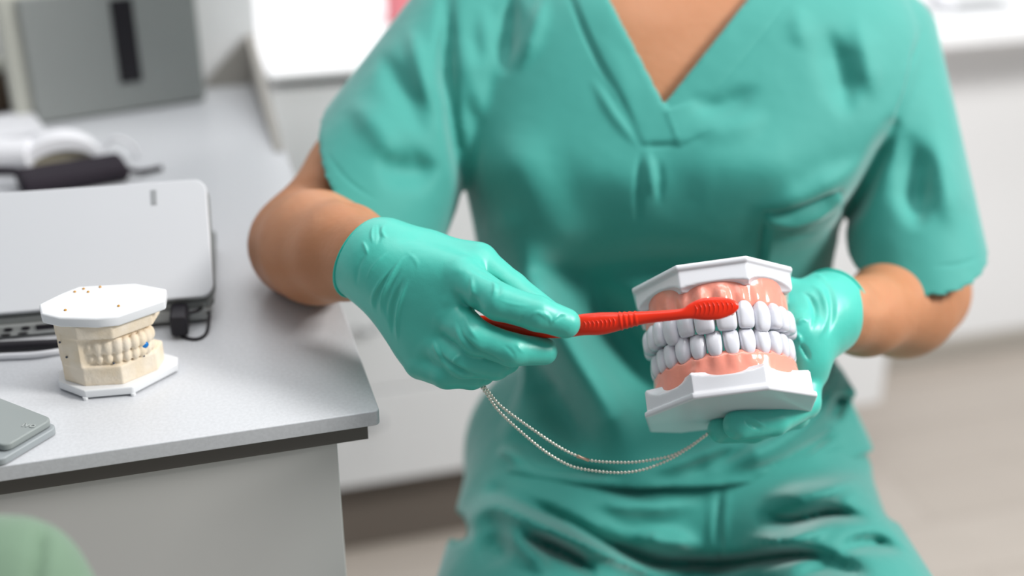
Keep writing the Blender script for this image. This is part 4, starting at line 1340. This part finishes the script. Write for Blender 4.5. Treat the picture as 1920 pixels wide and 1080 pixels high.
for i in range(9):
    for j in range(3):
        x = 1306 + i * 8.2; y = np.interp(x, sp[:, 0], sp[:, 1]) + (j - 1) * 9.5
        a = P(x, y, .8875); b_ = P(x + rg.uniform(-2, 2), y + rg.uniform(-2, 3), .905)
        q.tube([a, b_], [.0014, .0017], 8)
q.build('bristles', M['bristle'], bt, smooth=True, label='pale bristles')

# ------------------------------------------------------------------ bead chain
ch = thing('bead_chain', 'looped metal bead chain hanging between the two gloved hands', 'chain', P(1100, 870, .96))
s1_ = [(893, 712, .932), (912, 738, .938), (935, 770, .944), (975, 808, .952), (1020, 845, .958), (1060, 869, .962), (1090, 879, .964), (1150, 886, .966), (1200, 882, .968), (1250, 864, .970), (1290, 841, .971), (1328, 812, .972)]
s2_ = [(897, 712, .936), (915, 733, .941), (940, 762, .947), (1000, 806, .955), (1050, 839, .961), (1090, 858, .964), (1120, 865, .966), (1180, 867, .968), (1230, 861, .970), (1262, 853, .970), (1292, 838, .972), (1326, 815, .974)]
qb = MB()
link_at = None
for S_ in (s1_, s2_):
    cs = np.array([P(*a) for a in spline(S_, 12)])
    L_ = np.concatenate([[0], np.cumsum(np.linalg.norm(np.diff(cs, axis=0), axis=1))])
    s_ = 0
    wire = [np.array([np.interp(x, L_, cs[:, j]) for j in range(3)]) for x in np.linspace(0, L_[-1], 120)]
    qb.tube(wire, .00030, 5)
    while s_ < L_[-1]:
        c = np.array([np.interp(s_, L_, cs[:, j]) for j in range(3)])
        qb.sphere(c, .00128, 10, 7); s_ += .0028
qb.build('beads', M['steel'], ch, smooth=True)
q = MB(); q.tube([P(1082, 855, .963), P(1092, 859, .963), P(1104, 863, .963)], [.0014, .0010, .0014], 10)
q.build('connector', M['brass'], ch, smooth=True, label='copper coloured connector')

# ------------------------------------------------------------------ another person's knee in sage green trousers, near corner, no body behind it
F = Field((-.46, .36, .50), (-.12, .78, 1.0), .004)
a = P(60, 1020, .70)
F.chain([(P(-5, 1105, .70), .024), (P(38, 1102, .70), .022), (P(70, 1165, .70), .026)], .02)
F.chain([(P(20, 1075, .70), .024), (P(-60, 1085, .70), .03)], .02)
F.chain([(P(-10, 1175, .70), .05), (P(-10, 1320, .74), .06)], .03)
F.chain([(P(75, 1165, .70), .020), (P(110, 1205, .70), .03)], .02)
V, Q = F.mesh(); V = relax(V, Q, 3)
V = folds(V, Q, [([(80, 970), (76, 1030), (60, 1120)], 11, -.007, 'G')])
so = mesh_np('sage_trouser_knee', V, Q, M['sage'])
tag(so, 'knee of another seated person in sage green trousers in the near corner below the desk edge', 'cloth')
